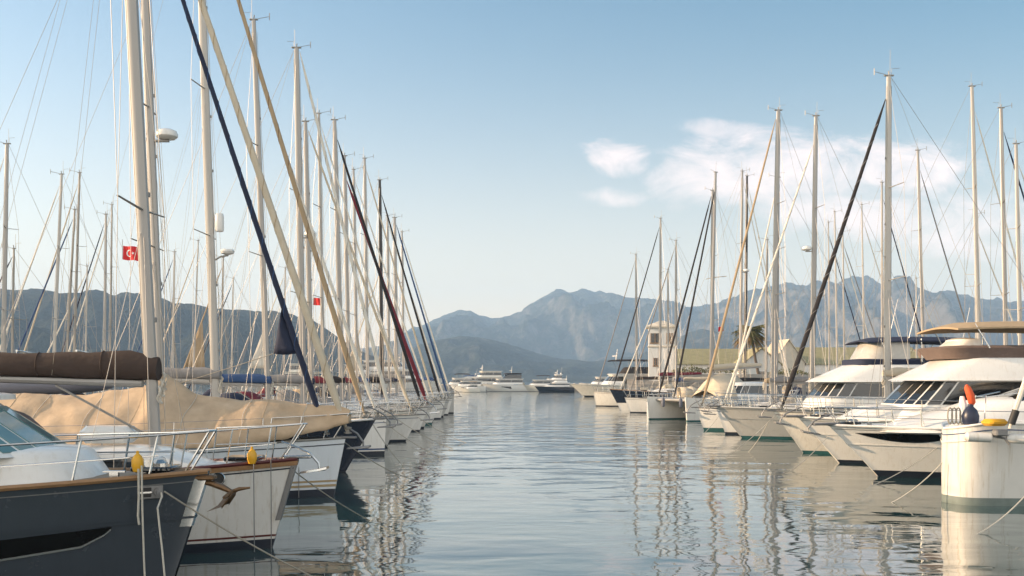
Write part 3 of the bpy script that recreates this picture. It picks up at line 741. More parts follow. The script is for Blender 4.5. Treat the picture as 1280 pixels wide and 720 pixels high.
def mount_mat(name, green, rock, rockiness, scale):
    m = bpy.data.materials.new(name); m.use_nodes = True; t = NT(m.node_tree); p = m.node_tree.nodes['Principled BSDF']; p.inputs['Roughness'].default_value = .95; p.inputs['Specular IOR Level'].default_value = .1
    c = t.n('ShaderNodeTexCoord'); g = t.n('ShaderNodeNewGeometry'); s = t.n('ShaderNodeSeparateXYZ'); t.l(g.outputs['Normal'], s.inputs[0])
    mpp = t.n('ShaderNodeMapping'); mpp.inputs['Scale'].default_value = (1, .6, .8); t.l(c.outputs['Object'], mpp.inputs[0]); n = t.n('ShaderNodeTexNoise', Scale=scale * 5.5, Detail=9.0, Roughness=.68); t.l(mpp.outputs[0], n.inputs['Vector'])
    n2 = t.n('ShaderNodeTexNoise', Scale=scale * 9, Detail=4.0, Roughness=.6); t.l(c.outputs['Object'], n2.inputs['Vector'])
    steep = t.math('SUBTRACT', 1.0, s.outputs[2])
    f = t.math('MULTIPLY', t.math('ADD', t.math('ADD', steep, t.math('MULTIPLY', t.math('SUBTRACT', n.outputs[0], .5), 2.0)), rockiness - .5), 1.9, clamp=True)
    k = t.math('MULTIPLY', t.math('SUBTRACT', n2.outputs[0], .35), 1.6, clamp=True)
    gr = mix_col(t, k, tuple(x * .55 for x in green), tuple(x * 1.4 for x in green)); rk = mix_col(t, k, tuple(x * .7 for x in rock), rock)
    t.l(mix_col(t, f, gr, rk), p.inputs['Base Color'])
    n3 = t.n('ShaderNodeTexNoise', Scale=scale * 5, Detail=10.0, Roughness=.72); t.l(c.outputs['Object'], n3.inputs['Vector'])
    bu = t.n('ShaderNodeBump', Strength=1.0, Distance=.22 / scale); t.l(n3.outputs[0], bu.inputs['Height']); t.l(bu.outputs[0], p.inputs['Normal'])
    return m
def mountain(name, ridge, D, depth, m, rough, seed, nx=420, ny=84, back=.5, gully=1.0, jag=0):
    """terrain sheet: ridge line given as (bearing, height) sights at distance D; slopes fall towards the water and away behind"""
    mb = MB(); rows = []
    x0, x1 = ridge[0][0], ridge[-1][0]
    for i in range(ny + 1):
        q = i / ny; row = []
        for j in range(nx + 1):
            px = lerp(x0, x1, j / nx); hgt = (HY - interp(ridge, px)) * D / F + EYE
            Y = D - depth + depth * q if q <= 1 else D
            X = (px - CX) * D / F
            fr = q / (1 - back * .4) ; 
            if fr <= 1:
                prof = fr ** 1.25
            else: prof = 1 - (fr - 1) / (back * .4 / (1 - back * .4)) * .9
            yy = D - depth * (1 - fr) if fr <= 1 else D + depth * (fr - 1)
            v = Vector((X / rough * 1.35, yy / rough * .62, seed))
            g = noise.ridged_multi_fractal(v, 1.0, 2.1, 8, 1.0, 2.0) * .5
            g2 = noise.fractal(v * 4, .9, 2.1, 4)
            amp = math.sin(min(1, max(0, fr)) * math.pi) if fr < 1 else 0
            z = hgt * prof + hgt * gully * (amp ** .7) * ((g - .55) * .85) + hgt * .03 * g2 * min(1, fr * 2)
            if jag and fr >= .93: z += hgt * jag * noise.fractal(Vector((X / (rough * .12), seed, 0)), .8, 2.1, 4)
            lim = hgt * yy / D * (.985 if fr < .97 else 1.2)
            row.append(Vector((X, yy, min(z, lim) if q > 0 else -2.5)))
        rows.append(row)
    mb.loft(rows, False, False)
    return structure(name, mb, m, 180)
MG = mount_mat('far_limestone_slopes', (.05, .062, .038), (.30, .28, .24), .36, .0026)
MR = mount_mat('rocky_limestone_peaks', (.05, .058, .036), (.33, .30, .25), .42, .0035)
MF = mount_mat('wooded_hillside', (.038, .048, .03), (.12, .11, .08), .1, .006)
mountain('mountain_range', [(380, 440), (480, 432), (510, 420), (530, 406), (545, 400), (560, 395), (575, 391), (590, 388), (602, 393), (612, 399), (625, 398), (640, 393), (652, 388), (665, 376), (680, 370), (695, 364), (712, 366),
          (730, 365), (745, 366), (757, 364), (770, 370), (785, 371), (805, 371), (822, 376), (840, 382), (860, 384), (900, 382), (960, 384), (1020, 390), (1100, 396), (1300, 410), (1500, 430)], 5200, 2300, MG, 620, 3.1, jag=.02)
mountain('rocky_mountain', [(720, 450), (800, 430), (850, 404), (880, 386), (905, 374), (930, 364), (950, 358), (970, 354), (985, 353), (1000, 357), (1015, 353), (1030, 356), (1043, 352), (1055, 347), (1066, 342), (1078, 344), (1090, 347), (1103, 353), (1115, 357),
          (1130, 364), (1145, 366), (1160, 369), (1172, 363), (1184, 367), (1200, 373), (1215, 377), (1228, 373), (1240, 374), (1252, 373), (1264, 378), (1280, 376), (1320, 372), (1380, 384), (1450, 380), (1560, 400), (1700, 430)], 4200, 1700, MR, 430, 8.7, jag=.035, gully=1.15)
mountain('wooded_headland', [(-420, 400), (-300, 372), (-200, 380), (-100, 366), (-40, 372), (0, 360), (30, 361), (55, 362), (80, 368), (98, 368), (115, 365), (132, 364), (142, 370), (158, 366), (175, 366), (190, 369), (215, 375), (240, 379), (262, 385), (285, 387), (310, 388), (340, 389), (368, 393), (385, 399),
          (402, 408), (422, 421), (440, 432), (460, 443), (485, 452), (520, 462), (550, 470)], 1900, 800, MF, 260, 5.3, jag=.018, gully=.9)
mountain('dark_foothill', [(470, 452), (520, 432), (550, 423), (575, 419), (600, 421), (622, 426), (645, 433), (670, 441), (700, 448), (740, 452), (790, 446), (820, 436), (845, 424), (862, 414), (878, 410), (895, 414), (920, 424), (950, 432), (1000, 436), (1060, 433), (1120, 440), (1200, 452), (1300, 466)], 2900, 900, MG, 330, 1.9, jag=.01, gully=.9)

# breakwater with its wall, far quay, pontoons
def rubble(name, x0, x1, y, wid, top, label, seed):
    mb = MB(); rnd = random.Random(seed); rows = []
    nx = int((x1 - x0) / 1.1)
    for j, (v, z) in enumerate(((-1, -.6), (-.8, .25), (-.6, .95), (-.4, 1.7), (-.22, 2.4), (0, top), (.2, top), (.6, 1.5), (1, -.5))):
        rows.append([Vector((lerp(x0, x1, i / nx) + rnd.uniform(-.4, .4), y + v * wid + rnd.uniform(-.5, .5), (z * min(1, top / 2.6) if z > 0 else z) + rnd.uniform(-.35, .35))) for i in range(nx + 1)])
    mb.loft(rows, False, False)
    return tag(mb.build(name, ROCK, None, 0), label, 'breakwater')
rubble('breakwater', 17, 95, 148, 7, 3.0, 'low rubble breakwater of brown rocks running out behind the moored sailboats', 5)
qb = MB(); qb.box((56, 151.2, 2.6), (78, .5, 2.6)); tag(qb.build('sea_wall', CONC), 'pale concrete sea wall along the top of the rubble breakwater', 'wall')
qb = MB(); qb.box((0, 268, .5), (150, 20, 2.2)); structure('quay', qb, CONC)
def pontoon(x, y0, y1, w, label):
    r = empty('floating_pontoon', (x, y0, 0), 0, label, 'pontoon', None)
    m = MB(); n = int((y1 - y0) / 12)
    for i in range(n): m.box((0, (i + .5) * 12, .32), (w, 11.9, .5), 0, .04)
    m.build('deck', TEAKG, r)
    for i in range(n):
        p = MB().tube([(w / 2 + .15, i * 12 + 3, -1), (w / 2 + .15, i * 12 + 3, 2.6)], .16, 8); p.build('pile', GALV, r)
        q = MB(); q.box((-w / 2 + .3, i * 12 + 7, 1.0), (.25, .25, .9), 0, .04); q.build('power_pedestal', WHITE, r)
    return r
pontoon(-18.4, 8, 118, 2.2, 'long floating pontoon behind the sterns of the row with the slate grey boat')
pontoon(23.4, 20, 128, 1.6, 'long floating pontoon behind the sterns of the row with the flybridge yachts')

# ------------------------------------------------------------------ west row, bows to the channel: near boats one by one
GW = 'sailboats moored bow out along the shaded side of the channel'
# slate grey cruiser
root, h = motoryacht('slate grey cruiser with a teak cap rail, black hull window and bronze anchor', (-4.26, 14.0), 0, L=12.5, B=4.3, fb=1.72, fbs=1.35, rake=.55, flare=.28, pb=2.5, hull=SLATE, boot=((-.02, .05, 'BOOT'),),
    rail_m=TEAK, anchor_m=None, rail_ht=.55, deck=TEAKG, nose=.05, hullwin=[(.5, .925, lambda t: max(.25, .80 - 1.5 * (.912 - t)) if t < .912 else lerp(.80, 1.0, (t - .912) / .013), lambda t: 1.02 - .9 * (.925 - t), 1)],
    houses=[dict(name='trunk_cabin', bot=(-1.35, -8.6, 1.2, 2.6), top=(-1.7, -8.6, 1.05, 2.0), z0=1.5, z1=2.0), dict(name='wheelhouse', bot=(-2.15, -8.4, 1.2, .7), top=(-3.2, -8.4, 1.05, .6), z0=1.98, z1=2.66, band=(.08, .92), m_glass=TEALG, roof=(.16, .07))])
# stem plate, anchor, fairlead
m = MB(); m.loft([[h.pt(t, z, s_, .012) for t, s_ in ((.988, 1), (.995, 1), (1, 1), (1, -1), (.995, -1), (.988, -1))] for z in (.95, 1.15, 1.4, 1.62)], False, False); m.build('stem_plate_and_shade', STEEL, root)
m = MB(); m.tube([(-.1, 0, 1.57), (.1, 0, 1.53), (.3, 0, 1.46), (.46, 0, 1.38)], [.06, .085, .09, .06], 8, ax=(1, .7)); m.tube([(.40, -.26, 1.30), (.47, 0, 1.37), (.56, .2, 1.42)], [.03, .05, .03], 6)
for sd in (1, -1):
    m.add([(.44, 0, 1.42), (.5, .16 * sd, 1.34), (.34, .22 * sd, 1.12), (.0, .05 * sd, 1.0), (.2, 0, 1.12), (.46, 0, 1.36), (.5, .14 * sd, 1.3), (.34, .19 * sd, 1.08)], [(0, 1, 2, 4), (2, 3, 4), (5, 7, 6), (0, 5, 6, 1), (1, 6, 7, 2)])
m.tube([(.5, 0, 1.4), (.62, .03, 1.43), (.8, .05, 1.45)], [.035, .04, .02], 6)
m.v = [((x + .1) * .74 - .1, y * .85, 1.57 + (z - 1.57) * .74) for x, y, z in m.v]; m.box((-.08, 0, 1.63), (.34, .2, .07), 0, .02); m.build('anchor', BRONZE, root)
tf = h.t_at(-.6)
fp = h.pt(tf, 1.47, -1, .0); ft = (h.pt(tf + .01, 1.47, -1, 0) - h.pt(tf - .01, 1.47, -1, 0)).normalized(); fa = math.atan2(ft.y, ft.x); fnv = Vector((math.sin(fa), -math.cos(fa), 0))
m = MB(); m.box(fp + fnv * .012, (.33, .03, .19), fa, .012); fo = m.build('fairlead', GALV, root)
m = MB(); c_ = fp + ft * .09 + fnv * .03; m.tube([c_, c_ + fnv * .04], .058, 14); m.tube([c_ + fnv * .05, c_ + fnv * .07], .035, 10); m.build('fairlead_roller', GALV, fo)
m = MB(); m.box(fp - ft * .07 + fnv * .024, (.15, .02, .13), fa, .006); m.build('fairlead_mouth', RUBB, fo)
m = MB(); m.box(fp - ft * .07 + fnv * .036, (.16, .012, .03), fa, .004); m.build('fairlead_bar', STEEL, fo)
fp = c_ + fnv * .06

def simple(name, mb, m, label, cat, group=None, smooth=38): return tag(mb.build(name, m, None, smooth), label, cat, group)
def rope(a, b, sag, r, label, m=ROPE, grp='mooring ropes'):
    return simple('mooring_rope', MB().tube(sagpts(a, b, sag, 14), r, 6), m, label, 'rope', grp)
wf = root.matrix_basis if False else None
def world(bow, rot, p, yaw=0):
    a = R(rot + yaw); return Vector((bow[0] + p[0] * math.cos(a) - p[1] * math.sin(a), bow[1] + p[0] * math.sin(a) + p[1] * math.cos(a), p[2]))
gf = world((-4.26, 14), 0, fp)
rope(gf + Vector((.1, -.08, .02)), (-2.95, 15.2, -.05), .05, .012, 'grey rope running from the slate grey cruiser out across the white bow beside it')
simple('hanging_rope', MB().tube([at(173, 586, 13.3), at(173.5, 620, 13.3), at(172.5, 645, 13.3), at(174, 656, 13.3)], .016, 6), ROPEW, 'short pale rope end hanging over the teak rail of the slate grey cruiser', 'rope')
simple('hanging_rope', MB().tube([at(177, 582, 13.25), at(178, 640, 13.25), at(180, 700, 13.25), at(182, 745, 13.25)], .013, 6), ROPEW, 'long pale rope hanging straight down the grey hull below the yellow float', 'rope')
simple('hanging_rope', MB().tube([gf + Vector((.05, -.06, .0)), gf + Vector((.07, -.09, -.05)), at(197, 635, 13.2), at(199, 655, 13.2), at(203, 690, 13.15), at(208, 745, 13.1)], .013, 6), ROPEW, 'pale rope hanging down the grey hull from the steel fairlead', 'rope')
def floater(p, sc, label):
    return simple('float', MB().lathe(p, [(.02, -.16 * sc), (.07 * sc, -.14 * sc), (.1 * sc, -.05 * sc), (.1 * sc, .06 * sc), (.06 * sc, .13 * sc), (.025 * sc, .16 * sc), (.025 * sc, .2 * sc), (.01, .21 * sc)], 12), YELL, label, 'float', 'yellow floats on bow rails')
floater(at(172, 579, 13.4), .8, 'yellow float tied to the bow rail of the slate grey cruiser')

# white sloop with the brown boom cover
bw = (-3.83, 17.8)
r2, h2 = sailboat('white sloop with a dark brown boom cover, maroon rub rail and round black hawse hole', bw, 0, L=11.5, B=3.7, fb=1.58, fbs=1.2, rake=.46, flare=.25, pb=2.4, hull=OLDW, boot=((-.02, .16, 'BOOT'), (.20, .245, 'MAROON'), (1.26, 1.30, 'MAROON')) if False else ((-.02, .17, 'BOOT'), (.215, .25, 'MAROON')),
    rail=MAROON, J=2.55, H=20.5, mr=.125, mrake=3.0, jib=None, boom=BROWN, boom_len=5.2, boom_z=1.52, coverh=.55, hoodm=TAUPE, deck=DECKW, spreads=(.225, .55), roofx=(-1.6, -5.4), roofh=.42, lazy=True, spread_fwd=.27, seed=11)
h2.band(lambda t: h2.sheer(t) - .1, lambda t: h2.sheer(t) - .02, .02, .0).build('rub_rail', TEAK, r2)
hp = h2.pt(h2.t_at(-1.15), 1.3, -1, .0)
m = MB(); m.tube([hp + Vector((0, -.012, 0)), hp + Vector((.004, -.022, 0))], .10, 18, ax=(1, 1)); m.build('hawse_hole', RUBB, r2)
m = MB(); m.tube([hp + Vector((.105 * math.cos(a), -.03 + .03 * math.cos(a) * .6, .105 * math.sin(a))) for a in [2 * math.pi * i / 20 for i in range(21)]], .014, 5); m.build('hawse_ring', STEEL, r2)
m = MB(); m.loft([[h2.pt(t, z, s_, .014) for t, s_ in ((.992 - z_ * .0, 1), (.996, 1), (1, 1), (1, -1), (.996, -1), (.992, -1))] for z in (.5, .8, 1.2, 1.5) for z_ in (z,)], False, False); m.build('stem_plate_and_shade', GALV, r2)  # grey strip on this stem stands in for the shadow along it
m = MB(); m.box((.0, 0, 1.63), (.5, .16, .06), 0, .02); anchor(m, (.12, 0, 1.66), .85, -.35); m.build('anchor', STEEL, r2)
floater(at(315, 571, 17.3), .85, 'yellow float tied to the bow rail of the white sloop with the maroon rub rail')
rope(at(347, 572, 17.75), (-3.0, 21.4, -.05), .08, .012, 'pale rope running from the white sloop with the maroon rub rail down to the water')
simple('hanging_rope', MB().tube([at(317, 580, 17.2), at(317.5, 630, 17.15), at(318, 690, 17.1)], .009, 5), GALV, 'thin dark rope hanging down the white hull under its yellow float', 'rope')
simple('hanging_rope', MB().tube([at(338.5, 574, 17.45), at(339, 630, 17.4), at(339, 690, 17.4)], .009, 5), GALV, 'thin dark rope hanging near the stem of the white sloop with the maroon rub rail', 'rope')

# pale sloop under the beige cover
b3 = (-4.3, 25.7)
r3, h3 = sailboat('pale blue white sloop with navy and gold stripes lying under a big beige cover', b3, 0, L=12.5, B=3.9, fb=1.5, fbs=1.2, rake=.3, flare=.2, pb=2.3, hull=PALE, boot=((-.02, .2, 'BOOT'), (.26, .32, 'GOLD'), (.38, .43, 'GOLD')),
    J=4.72, H=17.4, mr=.125, mrake=2.3, jib=(SAND, .098, .995, .06), jib2=(NAVY, .075, .9, .5, (3.72, 1.15, .6)), boom=None, radar=(9.2, 'dome'), spreads=(.3, .53), anchor_m=GALV, seed=3, spread_fwd=.1)
rings = []
ridge = [(-11.2, 2.45), (-9.5, 2.62), (-6.0, 2.64), (-5.0, 2.9), (-4.72, 3.15), (-4.4, 2.95), (-3.8, 2.62), (-2.6, 2.5), (-1.2, 2.42), (-.2, 2.32), (.12, 2.2)]
for i in range(121):
    x = lerp(-11.2, .12, i / 120); zr = interp(sorted(ridge), x); t = min(1, h3.t_at(x)); hb = max(.14, h3.b(t) + .07) if x < -.3 else .2; zb = h3.sheer(t) - .02 + max(0, (x + 2.6) / 2.6) ** 1.5 * .38
    ring = []
    for j in range(27):
        q = j / 26 * 2 - 1; s_ = 1 - abs(q); prof = s_ ** (.8 if x < -3 else .62)
        tent = lerp(zb, zr, prof); fold = math.sin(x * 3.1 + 2.2 * noise.noise(Vector((x * .6, 0, 2))) + s_ * 2.5) * .075 * math.sin(min(1, s_ * 1.3) * math.pi)
        nzv = .09 * noise.noise(Vector((x * 1.25, q * 2.0, 4.4))) + .065 * (abs(noise.noise(Vector((x * 2.2 + s_ * 1.8, q * 2.4, 1.1)))) - .2) + .010 * (abs(noise.noise(Vector((x * 5.5 - s_ * 3, q * 4.0, 7.1)))) - .2)
        pull = .1 * max(0, 1 - abs((x * 1.1) % 1.0 - .5) * 5) * (1 - s_) if abs(q) > .8 else 0
        ring.append(Vector((x, hb * q * (1 + .05 * math.sin(s_ * math.pi)) + (fold + nzv * .6) * (1 if q > 0 else -1), tent + nzv * s_ ** .5 - pull * .4)))
    rings.append(ring)
cvr = MB(); n0 = len(rings[0]); cvr.loft(rings, False, False); cvr.f.append(tuple(range(n0))); cvr.f.append(tuple(reversed([120 * n0 + i for i in range(n0)])))
co_ = cvr.build('boat_cover', BEIGE, None, 60); co_.location = (b3[0], b3[1], 0)
md = co_.modifiers.new('thickness', 'SOLIDIFY'); md.thickness = .015
for i_ in (20, 38, 53, 78, 93, 108):
    rg = rings[i_]; MB().tube([p + Vector((.03 * math.sin(k * .7), 0, .022)) + (Vector((0, -.02, 0)) if k < 13 else Vector((0, .02, 0))) for k, p in enumerate(rg)], .009, 5).build('tie_rope', ROPEW, co_)
for i_ in (30, 65, 98):
    rg = rings[i_]; MB().tube([p + Vector((0, 0, .012)) for p in rg], .012, 4).build('seam', TAN, co_)
tag(co_, 'big creased beige canvas cover laid over the whole deck of the pale sloop', 'boat cover')
rope(world(b3, 0, (-.2, -.1, 1.55)), (-2.9, 30.2, -.05), .15, .013, 'pale rope running from the sloop with the beige cover past the navy bow')
simple('hanging_rope', MB().tube([at(373, 549, 25.2), at(373.5, 590, 25.2), at(373.5, 622, 25.2)], .01, 5), GALV, 'thin dark rope hanging down the pale hull under the beige cover', 'rope')

# navy hull and the rest of the row
def xm(px, D): return (px - CX) * D / F
def hz(py, D): return EYE + (HY - py) * D / F
sailboat('navy hulled sloop with a long raked bow, white deck and tan furled headsail', (-4.44, 32.5), 0, L=13.5, B=3.9, fb=1.72, fbs=1.25, rake=1.0, flare=.3, hull=NAVYH, boot=((-.02, .06, 'BOOT'),), rail=WHITE, J=5.2, H=19.6, mr=.15, mm=ALUW, mrake=2.0,
         jib=(TAN, .086, .985), boom=GREYC, hoodm=GREYC, radar=(7.75, 'reflector'), spreads=(.33, .6), spread_fwd=.1, anchor_m=GALV, seed=4, group=GW)
NEARW = [
 ('white sloop with a plumb bow, thin blue waterline stripe and white furled headsail', -5.05, 40.0, 336, 25, dict(B=3.5, fb=1.45, rake=.08, hull=WHITE, boot=((-.02, .15, 'BOOT'), (.2, .26, 'BLUES')), jib=(SAILW, .075, .86), boom=BLUEC, hoodm=NAVY, anchor_m=GALV, mrake=2.2, mr=.125, spreads=(.4, .68))),
 ('light grey sloop with a tall mast and white furled headsail beside the plumb bowed sloop', -5.1, 44.6, 380, 60, dict(B=3.5, fb=1.4, rake=.5, hull=LGREY, jib=(SAILW, .085, .99), boom=GREYC, bimini=NAVY, mrake=1.2, mr=.16, radar=(9.4, 'dome'), spreads=(.32, .6))),
 ('white sloop with a navy furled headsail and galvanised anchor at a raked bow', -4.5, 48.6, 390, 152, dict(B=3.4, fb=1.3, rake=.7, hull=WHITE, jib=(SAND, .07, .97), boom=NAVY, hoodm=NAVY, anchor_m=GALV, mrake=1.3, mr=.13)) ,
 ('cream sloop with burgundy boom cover and slim pale headsail', -5.2, 53.5, 405, 142, dict(B=3.4, fb=1.35, rake=.6, hull=CREAM, jib=(SAILW, .06, .96), boom=BURG, hoodm=BURG, mrake=1.0, mr=.10)),
 ('white sloop with thick mast and black furled headsail in the crowded row', -4.9, 58.0, 428, 150, dict(B=3.5, fb=1.4, rake=.5, hull=WHITE, jib=(BLACKC, .10, .93), boom=BLACKC, bimini=GREYC, mrake=1.6, mr=.16, anchor_m=STEEL)),
 ('white sloop with burgundy furled headsail and a dinghy grey sprayhood', -4.9, 62.0, 437, 195, dict(B=3.4, fb=1.35, rake=.6, hull=OLDW, jib=(BURG, .12, .9), boom=BURG, hoodm=GREYC, mrake=1.2, mr=.13)),
 ('small white sloop with tan boom cover and wire thin headsail', -5.1, 67.0, 447, 212, dict(B=3.3, fb=1.35, rake=.3, hull=WHITE, boot=((-.02, .14, 'TEALB'),), jib=(SAILW, .06, .95), boom=TAN, hoodm=TAN, mrake=1.0, mr=.1, anchor_m=GALV)),
 ('white sloop with blue boom cover between tan covered and black masted sloops', -5.2, 71.6, 460, 198, dict(B=3.4, fb=1.4, rake=.5, hull=WHITE, jib=(SAND, .07, .95), boom=BLUEC, bimini=BLUEC, mrake=.8, mr=.125)),
 ('white sloop with the only black mast of its row', -5.1, 76.5, 478, 225, dict(B=3.5, fb=1.45, rake=.4, hull=WHITE, jib=(BLACKC, .085, .93), boom=BLACKC, hoodm=BLACKC, mm=BLACKM, mrake=.7, mr=.15)),
 ('white sloop with grey covers next to the black masted sloop', -5.1, 81.0, 487, 270, dict(B=3.3, fb=1.35, rake=.5, hull=LGREY, jib=(SAILW, .07, .95), boom=GREYC, hoodm=GREYC, mrake=.7, mr=.11)),
 ('white sloop with blue furled headsail second from the end of its row', -5.1, 85.2, 496, 272, dict(B=3.2, fb=1.4, rake=.4, hull=WHITE, jib=(BLUEC, .085, .96), boom=NAVY, bimini=NAVY, mrake=.7, mr=.16)),
 ('pale grey sloop with a plumb bow at the far end of its row', -5.2, 89.6, 505, 290, dict(B=3.4, fb=1.8, fbs=1.4, rake=.05, hull=LGREY, jib=(SAILW, .07, .95), boom=GREYC, hoodm=GREYC, mrake=.7, mr=.1, anchor_m=GALV)),
]
for i, (lab, bx, D, mpx, ty, kw) in enumerate(NEARW):
    J = bx - xm(mpx, D)
    sailboat(lab, (bx, D), 0, **{**dict(L=12.0, J=J, H=hz(ty, D), seed=20 + i, detail=2 if D < 50 else 1, group=GW, roofh=.4), **kw})
# further row on that side, bows turned away from the channel
GW2 = 'sailboats of the row behind, bows turned away from the channel'
ROW2 = [
 ('sloop with a tall pale mast and twin spreaders behind the brown boom cover', 3, 50.6, 180, dict(boom=BLUEC, mr=.14)),
 ('small sloop with a short bare mast beside the tall pale mast', 14, 54.2, 311, dict(boom=GREYC, mr=.08, spreads=(.55,))),
 ('sloop with a tall leaning mast topped by a wind vane, blue boom cover', 65, 57.8, 218, dict(boom=BLUEC, mr=.11, mrake=-2.4)),
 ('sloop with a dark aged mast between two taller leaning masts', 80, 61.2, 262, dict(boom=NAVY, mr=.09, mrake=-3.2, mm=ALUD)),
 ('sloop with a tall mast that carries two short antennas, grey boom cover', 91, 64.6, 216, dict(boom=GREYC, mr=.10, mrake=-1.7)),
 ('small sloop with a stubby mast near the paired masts', 106, 68.2, 333, dict(boom=TAN, mr=.07, spreads=(.55,))),
 ('sloop that flies the big red flag from its backstay', 130, 72.0, 268, dict(boom=BLUEC, mr=.12, mrake=-.6)),
 ('sloop whose slim mast stands tight beside the flag flying sloop', 137, 75.6, 256, dict(boom=NAVY, mr=.09, mrake=-.7)),
 ('sloop with a warm grey mast in the gap beyond the radar mast', 215, 80.0, 315, dict(boom=BURG, mr=.11)),
 ('sloop with a thin leaning mast just before the thick mast with the radar reflector', 241, 84.0, 301, dict(boom=GREYC, mr=.08, mrake=-2.0)),
 ('sloop with a tan loose headsail hanging as a triangle beyond the beige boat cover', 276, 88.0, 322, dict(boom=BURG, mr=.10, hoodm=None, jib=(TAN, .08, .93), clew=(4.2, 4.0, 1.75))),
 ('sloop with a short mast between the thick mast and the tan loose headsail', 289, 92.0, 348, dict(boom=TAN, mr=.09)),
 ('sloop with a white loose headsail hanging as a triangle', 354, 96.0, 335, dict(boom=GREYC, mr=.09, jib=(SAILW, .07, .95), clew=(4.2, 3.2, 1.7))),
 ('sloop with a sand coloured loose headsail low among the crowded masts', 474, 100.0, 330, dict(boom=GREYC, mr=.09, jib=(SAND, .07, .95), clew=(4.0, 3.4, 1.7))),
]
for i, (lab, px, D, ty, kw) in enumerate(ROW2):
    mx = xm(px, D); L = 11.0; J = 4.6
    kw = {**dict(L=L, B=3.3, fb=1.35, fbs=1.1, J=J, H=hz(ty, D), hull=[WHITE, LGREY, OLDW, WHITE, CREAM][i % 5], jib=([SAILW, NAVY, SAILW, BLUEC, SAND][i % 5], .06, .95), seed=50 + i, detail=0, group=GW2, mrake=-1.0, boom_len=4.2, mm=[ALU, ALUD, ALUW][i % 3],
                hoodm=[NAVY, None, GREYC, BURG][i % 4], bimini=[None, BLUEC, None, SAND][i % 4]), **kw}
    kw['mrake'] = -kw['mrake'] if kw['mrake'] > 0 else -kw['mrake']
    sailboat(lab, (mx - J, D), 180, **{**kw, 'mrake': -kw['mrake']} if False else kw)

# dinghies and small boats behind the beige cover
def dinghy(p, rz, label, m, sc=1.0):
    r = empty('inflatable_dinghy', p, rz, label, 'dinghy', 'inflatable dinghies')
    pts = [(-1.5, .6, .05), (-.6, .62, .05), (.5, .58, .08), (1.1, .4, .14), (1.45, 0, .2), (1.1, -.4, .14), (.5, -.58, .08), (-.6, -.62, .05), (-1.5, -.6, .05)]
    MB().tube([Vector(q) * sc for q in pts], [.12 * sc] + [.21 * sc] * 7 + [.12 * sc], 10).build('tube', m, r)
    f = MB(); f.box((-.2 * sc, 0, -.04), (2.4 * sc, .95 * sc, .06)); f.build('floor', GREYC, r); f = MB(); f.box((-1.35 * sc, 0, .12), (.08, .9 * sc, .4 * sc)); f.build('transom', GREYC, r)
    f = MB(); f.box((-1.5 * sc, 0, .5 * sc), (.3 * sc, .25 * sc, .4 * sc), 0, .08); f.box((-1.5 * sc, 0, .1 * sc), (.12, .1, .7 * sc)); f.build('outboard_motor', WHITE, r)
    f = MB(); f.box((.1 * sc, 0, .18 * sc), (.25 * sc, 1.0 * sc, .05)); f.build('seat', WHITE, r)
    return r
def davits(p, z0, label):
    m = MB()
    for x in (-.9, .9): m.tube([p + Vector((x, 1.2, z0 - p.z)), p + Vector((x, 1.2, .8)), p + Vector((x, .9, 1.1)), p + Vector((x, 0, 1.15))], .035, 6); m.tube([p + Vector((x, 0, 1.15)), p + Vector((x, 0, .1))], .012, 4)
    simple('davit', m, STEEL, label, 'davit')
dp = at(58, 486, 30.0); davits(dp, 1.3, 'steel davit posts holding up the grey blue dinghy'); dinghy(dp, R(4), 'grey blue inflatable dinghy slung above the beige boat cover', HYPA, 1.25)

# ------------------------------------------------------------------ the flag on its halyard
def flag(p, w, hgt, rz, label, emblem=True, pole=True, wave=.12):
    r = empty('flag', p, rz, label, 'flag')
    def fp_(u, v): return Vector((w * u, wave * w * math.sin(u * 7 + v * 1.2) * (.25 + u * .75), -hgt * (1 - v) - .22 * hgt * u * u - .03 * w * math.sin(u * 6)))
    rows = [[fp_(i / 16, j / 8) for j in range(9)] for i in range(17)]
    MB().loft(rows, False, False).build('cloth', RED, r, 180)
    if emblem:
        for side in (1, -1):
            o = Vector((0, side * .012, 0)); asp = hgt / w
            def em(pts, name):
                P2 = [fp_(x * asp, y + .5) + o for x, y in pts]; mb = MB(); c = sum(P2, Vector()) / len(P2); return mb, P2
            N = 22; outer = [(.5 + .25 * math.cos(a), .25 * math.sin(a)) for a in [R(38) + (2 * math.pi - R(76)) * i / N for i in range(N + 1)]]
            inner = [(.5625 + .2 * math.cos(a), .2 * math.sin(a)) for a in [R(50) + (2 * math.pi - R(100)) * i / N for i in range(N + 1)]]
            mb = MB(); mb.loft([[fp_(a[0] * asp, a[1] + .5) + o, fp_(b[0] * asp, b[1] + .5) + o] for a, b in zip(outer, inner)], False, False); mb.build('crescent', WCLOTH, r, 0)
            st = [(.82 + (.125 if i % 2 == 0 else .048) * math.cos(math.pi + i * math.pi / 5), (.125 if i % 2 == 0 else .048) * math.sin(math.pi + i * math.pi / 5)) for i in range(10)]
            mb = MB(); P2 = [fp_(x * asp, y + .5) + o for x, y in st]; mb.add([fp_(.82 * asp, .5) + o] + P2, [(0, 1 + i, 1 + (i + 1) % 10) for i in range(10)]); mb.build('star', WCLOTH, r, 0)
    if pole: MB().tube([(-.03, 0, .45 * hgt), (-.03, 0, -hgt * 1.0)], .02, 5).build('flagstaff', GREYC, r)
    return r
flag(at(153.5, 307, 71.4), 1.3, 1.0, R(-6), 'red flag with white crescent and star flying high between the masts', True, True)
flag(at(392, 372, 57), .5, .42, R(-10), 'small plain red flag among the masts of the shaded row', False, True)
flag(at(904, 408, 74), .4, .35, R(190), 'tiny red flag near the pale tower', False, True)

